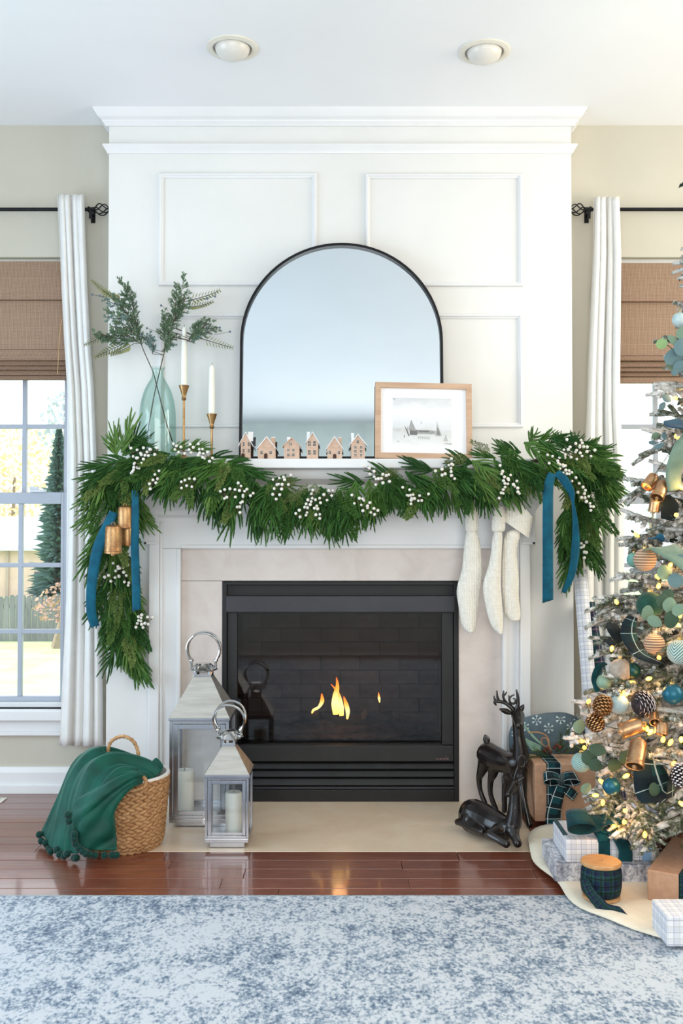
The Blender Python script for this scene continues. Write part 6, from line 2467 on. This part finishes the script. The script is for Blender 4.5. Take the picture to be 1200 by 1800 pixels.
# ------------------------------------------------------------------ gifts
WPLAID = plaid('white_grey_plaid_paper', C(236, 236, 240), [(C(196, 198, 212), .0, .36, .35)], [(C(146, 150, 176), .12, .07, .7), (C(168, 172, 160), .62, .06, .6)], 34, weave=0)
DPLAID = plaid('dark_teal_plaid_ribbon', C(14, 66, 74), [(C(8, 20, 28), .3, .4, .8)], [(C(206, 214, 210), .9, .05, .85)], 22)
BLKW = plaid('blackwatch_plaid', C(18, 34, 62), [(C(14, 66, 52), .1, .36, .75)], [(C(8, 12, 20), .0, .10, .9), (C(8, 12, 20), .52, .08, .9), (C(60, 80, 110), .75, .03, .5)], 38)
DGRN = mat('dark_green_paper', C(30, 74, 70), C(22, 60, 58), 30, rough=.6)
LBLUE = cloth('light_blue_satin', C(150, 190, 228), C(120, 164, 206), 20, rough=.35, sheen=.2)
TWINE = mat('tan_leather_cord', C(204, 152, 104), C(176, 124, 80), 60, rough=.7)
DTEALV = cloth('dark_teal_velvet', C(6, 70, 78), C(3, 48, 56), 20, sheen=.12)


def toile():
    t = NT('grey_toile_paper')
    n1 = t.noise(t.coords(), 70, 5, .7, .8)
    n2 = t.noise(t.coords((1, 1, .4)), 30, 4, .7)
    col = t.ramp(t.math('ADD', t.math('MULTIPLY', n1, .6), t.math('MULTIPLY', n2, .5)), [(.42, C(96, 98, 112)), (.52, C(160, 162, 172)), (.62, C(222, 222, 226))])
    t.set(base=col, rough=.6)
    return t.m


TOILE = toile()


def gift(label, x0, x1, y0, y1, z0, z1, paper, rot=0, piv=None, name='gift_box'):
    piv = piv or V((x0, y0, 0))
    M = Matrix.Translation(piv) @ Matrix.Rotation(rot, 4, 'Z') @ Matrix.Translation(-piv)
    c = M @ V(((x0 + x1) / 2, (y0 + y1) / 2, z0))
    t = thing(name, label, 'gift', c, 'wrapped gifts under the tree')
    m = MB().box(x0, x1, y0, y1, z0, z1)
    m.v = [M @ p for p in m.v]
    m.build('wrapped_box', paper, t, smooth=False, bevel=.004)
    # folded paper seam on the left end
    f = MB().box(x0 - .0012, x0 - .0002, lerp(y0, y1, .25), lerp(y0, y1, .8), z0 + .006, lerp(z0, z1, .55))
    f.v = [M @ p for p in f.v]
    f.build('folded_flap', paper, t, smooth=False)
    return t, M


def band(t, M, x0, x1, y0, y1, z0, z1, matl, e=.0015, name='ribbon_band'):
    """a flat ribbon over front, top and back of a box"""
    m = MB()
    pts = [(y0 - e, z0), (y0 - e, z1 + e), (y1 + e, z1 + e), (y1 + e, z0)]
    rows = [[M @ V((x, y, z)) for x in (x0, x1)] for y, z in pts]
    acc = [0, z1 - z0, z1 - z0 + y1 - y0, 2 * (z1 - z0) + y1 - y0]
    m.grid(rows, uvs=lambda i, j: (j * (x1 - x0), acc[i]))
    o = m.build(name, matl, t, smooth=False)
    o.modifiers.new('thickness', 'SOLIDIFY').thickness = .001


def bow(t, c, size, wd, matl, tails=(), up=V((0, -.5, .85))):
    """two loops, a knot and optional tails; c in world"""
    for s in (-1, 1):
        m = MB()
        rows = []
        for k in range(19):
            a = 2 * PI * k / 18
            rad = math.sin(a / 2) ** .8
            x = s * size * (1 - math.cos(a)) / 2 * 1.0
            h = size * .46 * math.sin(a) * (1 if s > 0 else 1)
            p = c + V((x, 0, 0)) + up * (h * .55 + size * .20 * rad)
            wv = V((0.12 * s, -.80, -.35)).normalized() * wd / 2 * (.45 + .55 * rad)
            rows.append([p + wv * e for e in (-1, -.5, 0, .5, 1)])
        m.grid(rows, uvs=lambda i, j: (j * wd / 4, i * size / 8))
        o = m.build('bow_loop', matl, t)
        o.modifiers.new('thickness', 'SOLIDIFY').thickness = .0012
    MB().ball(c + up * .006, wd * .36, 12, 8, (1.0, .8, .9)).build('bow_knot', matl, t)
    for pts in tails:
        ribbon_tail(pts, t, 'bow_tail', matl, .0012, 2)


# kraft box standing on end with plaid ribbon
Yk = G(950, 1455).y
kx0 = P(940, 1455, Yk).x
kh = P(950, 1343, Yk).z
kt, KM = gift('kraft paper gift box standing on end with a dark plaid bow, next to the stags', kx0, kx0 + .215, Yk, Yk + .155, .021, kh, KRAFT)
bx_a = P(960, 1400, Yk).x
band(kt, KM, bx_a, bx_a + .052, Yk, Yk + .155, .021, kh, DPLAID)
bow(kt, P(985, 1372, Yk - .03), .060, .055, DPLAID, [[(986, 1380, Yk - .035, 18, 0), (978, 1405, Yk - .03, 22, .1), (972, 1430, Yk - .02, 26, 0), (972, 1452, Yk - .018, 28, 0)], [(984, 1380, Yk - .032, 16, 0), (1000, 1392, Yk - .03, 18, -.4), (1012, 1402, Yk - .025, 16, -.3)]])
# dark green box and the fabric-wrapped snowflake gift behind
gx = P(905, 1427, -.19).x
gift('dark green gift box against the wall behind the stags', gx, gx + .235, -.185, -.075, .004, .165, DGRN)
SNOWF = cloth('slate_snowflake_fabric', C(92, 108, 116), C(82, 98, 106), 20, sheen=.05)
sf = thing('fabric_wrapped_gift', 'slate blue rounded gift with white snowflakes behind the standing stag', 'gift', P(958, 1345, -.13), 'wrapped gifts under the tree')
cen = P(962, 1303, -.13)
q = MP(-.13)


def cush(d):
    return 1


m = MB()
n_u, n_v = 48, 20
rows = []
for i in range(n_v + 1):
    b = -PI / 2 + PI * i / n_v
    row = []
    for j in range(n_u):
        a = 2 * PI * j / n_u
        ex = .55
        sx = math.copysign(abs(math.cos(a)) ** ex, math.cos(a))
        sz = math.copysign(abs(math.sin(a)) ** .75, math.sin(a))
        pinch = math.cos(b) ** .55
        top = 47 + 4 * math.sin(sx * 2.6 + .6) if sz > 0 else 44
        row.append(cen + V((sx * 68 * q * pinch, math.sin(b) * .052, sz * top * q * pinch)))
    rows.append(row)
m.grid(rows, cv=True)
m.build('fabric_body', SNOWF, sf, angle=0)
m = MB()
SNW = mat('white_print', C(206, 220, 220), None, 30, rough=.8)
# printed snowflakes: raised a hair above the fabric's front
def cush_y(px, py):
    p = P(px, py, -.13)
    dx, dz = abs(p.x - cen.x) / (68 * q), abs(p.z - cen.z) / (47 * q)
    k = min(.999, max(dx ** (1 / .55) , 0) ** 1 + max(dz, 0) ** (1 / .75) * 1)
    pin = min(1, (dx ** (2 / .55) + dz ** (2 / .75)) ** .5)
    cb = min(1, pin) ** (1 / .55) if pin > 0 else 0
    return -.13 - .052 * math.sqrt(max(0, 1 - cb * cb)) - .0012


for cx_, cy_, r in ((943, 1266, 9), (985, 1264, 9), (964, 1280, 9), (922, 1277, 8), (1003, 1278, 8), (1014, 1262, 7), (905, 1290, 7)):
    for k in range(6):
        a = PI * k / 3 + PI / 6
        e = (cx_ + math.cos(a) * r, cy_ + math.sin(a) * r)
        seg = [((cx_ + math.cos(a) * 2, cy_ + math.sin(a) * 2), e)]
        for s in (-.5, .5):
            mid = (cx_ + math.cos(a) * r * .6, cy_ + math.sin(a) * r * .6)
            seg.append((mid, (mid[0] + math.cos(a + s) * r * .4, mid[1] + math.sin(a + s) * r * .4)))
        for (u, v) in seg:
            nx_, ny_ = -(v[1] - u[1]), v[0] - u[0]
            ln = math.hypot(nx_, ny_) or 1
            nx_, ny_ = nx_ / ln * .45, ny_ / ln * .45
            b = len(m.v)
            for (gx_, gy_) in ((u[0] + nx_, u[1] + ny_), (v[0] + nx_, v[1] + ny_), (v[0] - nx_, v[1] - ny_), (u[0] - nx_, u[1] - ny_)):
                m.v.append(P(gx_, gy_, cush_y(gx_, gy_)))
            m.face([b, b + 1, b + 2, b + 3])
m.build('snowflake_print', SNW, sf, smooth=False)
MINT = cloth('mint_ribbon_strand', C(158, 190, 168), C(124, 160, 138), 40)
for k in range(5):
    pts = [(900 + k * 6, 1290 + k * 2, -.20, 3, 0), (922 + k * 3, 1296 + k * 5, -.205, 3.4, 0), (950, 1310 + k * 2.4, -.205, 3, 0)] if k else [(921, 1276, -.2, 3, 0), (938, 1296, -.205, 3.2, 0), (954, 1310, -.205, 3, 0)]
    ribbon_tail(pts, sf, 'ribbon_strand', MINT, .001, 0)
c_ = spline([P(*p) for p in ((928, 1288, -.215), (944, 1287, -.215), (958, 1292, -.218), (964, 1302, -.22), (963, 1311, -.225), (956, 1311, -.22), (951, 1303, -.22), (954, 1297, -.222), (961, 1299, -.226), (965, 1310, -.23), (969, 1322, -.235))], 5)
MB().tube(c_, .0022, 7).build('cord_loop', TWINE, sf)
# green sprig and cone tucked in front of it
gs = thing('pine_sprig', 'sprig of green pine with small cones lying on top of the boxes', 'foliage', P(975, 1322, -.25))
GRN2 = mat('fresh_pine_needles', C(84, 116, 62), C(52, 84, 46), 30, rough=.7)
m = MB()
tw = MB()
for (ax_, ay_, bx__, by_) in ((975, 1324, 1016, 1290), (975, 1324, 1000, 1282), (978, 1326, 1024, 1312), (968, 1326, 940, 1318), (962, 1326, 925, 1332), (985, 1322, 985, 1288), (940, 1330, 915, 1345), (990, 1320, 1030, 1300)):
    a, b = P(ax_, ay_, -.245), P(bx__, by_, -.27)
    d = (b - a).normalized()
    tw.tube([a, b], .0012, 5)
    for k in range(70):
        p = a.lerp(b, R.random())
        needle(m, p, (d * .9 + V((R.uniform(-1, 1), R.uniform(-1, 1), R.uniform(-1, 1))) * .8).normalized(), R.uniform(.02, .035), .0009)
tw.build('stem', TWIG, gs)
m.build('needles', GRN2, gs, smooth=False)
m = MB()
for px, py in ((957, 1320), (962, 1316), (978, 1310), (983, 1313), (974, 1314), (967, 1322)):
    m.ball(P(px, py, -.275), .0075, 8, 6, f=lambda d: 1 + .25 * noise.noise(d * 6))
m.build('small_cone', mat('russet_cone', C(104, 52, 34), C(74, 40, 30), 40, rough=.8), gs, smooth=False)
nb_ = thing('brown_pod_pick', 'pick of small brown seed pods between the standing stag and its chest-high gift', 'foliage', P(898, 1325, -.2))
m = MB()
for px, py, r in ((892, 1323, 3.5), (899, 1318, 3.5), (903, 1312, 3), (898, 1330, 4), (904, 1334, 4), (895, 1337, 3.5)):
    m.ball(P(px, py, -.2), r * MP(-.2), 8, 6, f=lambda d: 1 + .2 * noise.noise(d * 5))
m.build('pods', mat('dark_pod', C(66, 54, 44), C(48, 40, 34), 40, rough=.8), nb_, smooth=False)
MB().tube([P(898, 1345, -.19), P(899, 1330, -.2), P(902, 1312, -.2)], .0012, 5).build('stem', TWIG, nb_)

# toile box, plaid box with the teal bow, plaid box with the blue ribbon
zs = .0225
Yt = G(975, 1550, zs).y
tx0 = P(974, 1540, Yt).x
tt, TM = gift('flat grey toile gift box at the bottom of the stack in front of the tree', tx0, tx0 + .285, Yt, Yt + .24, zs, zs + .053, TOILE, -.05)
zp = zs + .0535
px0_ = P(994.7, 1500, Yt + .004).x
pt, PM_ = gift('white plaid gift box with a big dark teal velvet bow on the toile box', px0_, px0_ + .198, Yt + .006, Yt + .20, zp, zp + .067, WPLAID, -.02)
ra = P(1052, 1490, Yt).x
band(pt, PM_, ra, ra + .034, Yt + .006, Yt + .20, zp, zp + .067, DTEALV)
band(pt, PM_, px0_ - .0, px0_ + .014, Yt + .05, Yt + .19, zp, zp + .067, DTEALV)
bow(pt, P(1047, 1450, Yt + .02), .088, .075, DTEALV, [[(1062, 1452, Yt + .03, 20, 0), (1082, 1466, Yt + .0, 24, -.3), (1098, 1492, Yt - .012, 25, -.2), (1098, 1517, Yt - .012, 26, 0)], [(1050, 1452, Yt + .03, 20, 0), (1058, 1466, Yt + .01, 20, .2), (1061, 1480, Yt + .0, 20, .1)]])
rbx = P(1112, 1500, Yt + .0).x
bt_, BM_ = gift('small white plaid gift box with a light blue ribbon right of the velvet bow', rbx, rbx + .075, Yt + .022, Yt + .12, zp, zp + .072, WPLAID)
band(bt_, BM_, rbx + .034, rbx + .060, Yt + .022, Yt + .12, zp, zp + .072, LBLUE)
bow(bt_, P(1138, 1464, Yt + .06), .040, .035, LBLUE, [])
# white box at the back
wy = -.62
wx = P(1112, 1450, wy).x
wt, WM_ = gift('white gift box with a silvery bow behind the stack under the tree', wx, wx + .16, wy, wy + .12, .021, P(1120, 1428, wy).z, mat('pearl_paper', C(226, 226, 236), C(206, 208, 224), 20, rough=.3))
bow(wt, P(1142, 1426, wy + .01), .035, .035, cloth('silver_satin', C(220, 220, 232), C(190, 192, 208), 20, rough=.3), [])
# brown shaggy bundle at the right edge
fy = -.74
fc = P(1196, 1470, fy)
FUR = mat('rust_brown_fur', C(128, 82, 56), C(84, 50, 34), 60, rough=1)
fb = thing('shaggy_cushion', 'shaggy rust brown bundle under the tree at the right edge', 'cushion', V((fc.x, fc.y, .021)))
MB().ball(fc, 1, 16, 12, (.07, .06, .075)).build('body', FUR, fb)
m = MB()
for k in range(1800):
    d = V((R.gauss(0, 1), R.gauss(0, 1), R.gauss(0, 1))).normalized()
    p = fc + V((d.x * .07, d.y * .06, d.z * .075))
    needle(m, p, (d + V((R.uniform(-.6, .6), R.uniform(-.6, .6), R.uniform(-.9, .3)))).normalized(), R.uniform(.012, .022), .0012)
o = m.build('pile', FUR, fb, smooth=False)
o['kind'] = 'stuff'
# kraft box at the right edge, turned
k0 = G(1137, 1583, .0235)
ang = math.atan2(-.178, .303)
kt2, K2 = gift('kraft paper gift box with a dark plaid ribbon, cut off by the right edge', k0.x, k0.x + .30, k0.y, k0.y + .34, .0235, .0235 + .086, KRAFT, ang, V((k0.x, k0.y, 0)))
band(kt2, K2, k0.x + .085, k0.x + .145, k0.y, k0.y + .34, .0235, .0235 + .086, BLKW)
pn_ = thing('pine_sprig', 'small green pine sprig lying on the kraft box at the right edge', 'foliage', K2 @ V((k0.x + .10, k0.y + .15, .113)))
m, tw = MB(), MB()
for k in range(5):
    a = K2 @ V((k0.x + .10, k0.y + .12, .114))
    b = K2 @ V((k0.x + .06 + .03 * k, k0.y + .20, .125 + .006 * k))
    tw.tube([a, b], .0011, 5)
    for i in range(40):
        needle(m, a.lerp(b, R.random()), ((b - a).normalized() + V((R.uniform(-1, 1), R.uniform(-1, 1), R.uniform(-.3, .9)))).normalized(), .022, .0008)
tw.build('stem', TWIG, pn_)
m.build('needles', GRN2, pn_, smooth=False)
# plaid box at the bottom right corner
c0 = G(1172, 1671, .0125)
gift('white plaid gift box lying on the rug at the bottom right corner', c0.x, c0.x + .40, c0.y, c0.y + .118, .0215, .0215 + .074, WPLAID)

# spool of ribbon
sb_ = G(1064, 1588, .0235)
scn = V((sb_.x, sb_.y + .045, .0235))
SPW = mat('turned_pine_wood', C(206, 160, 110), C(184, 136, 88), 30, (1, 6, 1), rough=.5)
sp = thing('ribbon_spool', 'wooden spool wound with dark blackwatch plaid ribbon in front of the gifts', 'spool', scn)
MB().lathe([(.050, 0), (.052, .002), (.052, .007), (.049, .009), (.001, .009)], scn, 40).build('bottom_disc', SPW, sp)
MB().lathe([(.001, .091), (.053, .091), (.0565, .094), (.0565, .100), (.053, .103), (.006, .103), (.005, .098), (.001, .098)], scn, 40).build('top_disc', SPW, sp)
rows = []
for i, (z, r) in enumerate(((.0095, .046), (.016, .053), (.035, .0565), (.060, .0565), (.080, .055), (.0905, .049))):
    rows.append([scn + V((math.cos(2 * PI * j / 48) * r * (1 + .02 * math.sin(j * .9 + i)), math.sin(2 * PI * j / 48) * r, z)) for j in range(49)])
m = MB()
m.grid(rows, uvs=lambda i, j: (j * .007, i * .016))
m.build('wound_ribbon', BLKW, sp, angle=0)
tl = [(1028, 1545, scn.y - .035, 14, .2), (1036, 1566, scn.y - .058, 18, .3), (1050, 1584, scn.y - .075, 20, .5), (1066, 1600, scn.y - .092, 22, .9), (1088, 1606, scn.y - .108, 24, 1.25), (1108, 1610, scn.y - .11, 20, 1.35)]
ribbon_tail(tl, sp, 'ribbon_tail', BLKW, .001, 0)

# rolls of wrapping paper leaning against the breast
def roll(label, a, b, r, matl):
    d = (b - a).normalized()
    L = (b - a).length
    t = thing('wrapping_paper_roll', label, 'paper roll', a, 'rolls of wrapping paper')
    M = d.to_track_quat('Z', 'Y').to_matrix()
    rows = [[a + M @ V((math.cos(2 * PI * j / 36) * r, math.sin(2 * PI * j / 36) * r, L * i / 20)) for j in range(37)] for i in range(21)]
    m = MB()
    m.grid(rows, uvs=lambda i, j: (j * 2 * PI * r / 36, L * i / 20))
    m.build('rolled_paper', matl, t, angle=60)
    m = MB()
    m.lathe([(r * .72, .001), (r * .99, .001), (r * .99, L - .001), (r * .72, L - .001), (r * .70, L - .01), (r * .70, .01), (r * .72, .001)], a, 30, M, False, False)
    m.build('cardboard_core', KRAFT, t, angle=40)


roll('tall roll of white and grey plaid wrapping paper leaning at the breast\'s right corner', V((P(1052, 1420, -.26).x, -.26, .03)), P(1019, 1003, -.045), .026, WPLAID)
roll('dark navy and green plaid wrapping paper roll behind the pale plaid roll', V((P(1092, 1420, -.24).x, -.24, .03)), P(1034, 1060, -.035), .024, plaid('navy_green_paper', C(26, 30, 58), [(C(14, 70, 70), .1, .30, .6)], [(C(150, 130, 130), .7, .03, .5)], 8, weave=0))
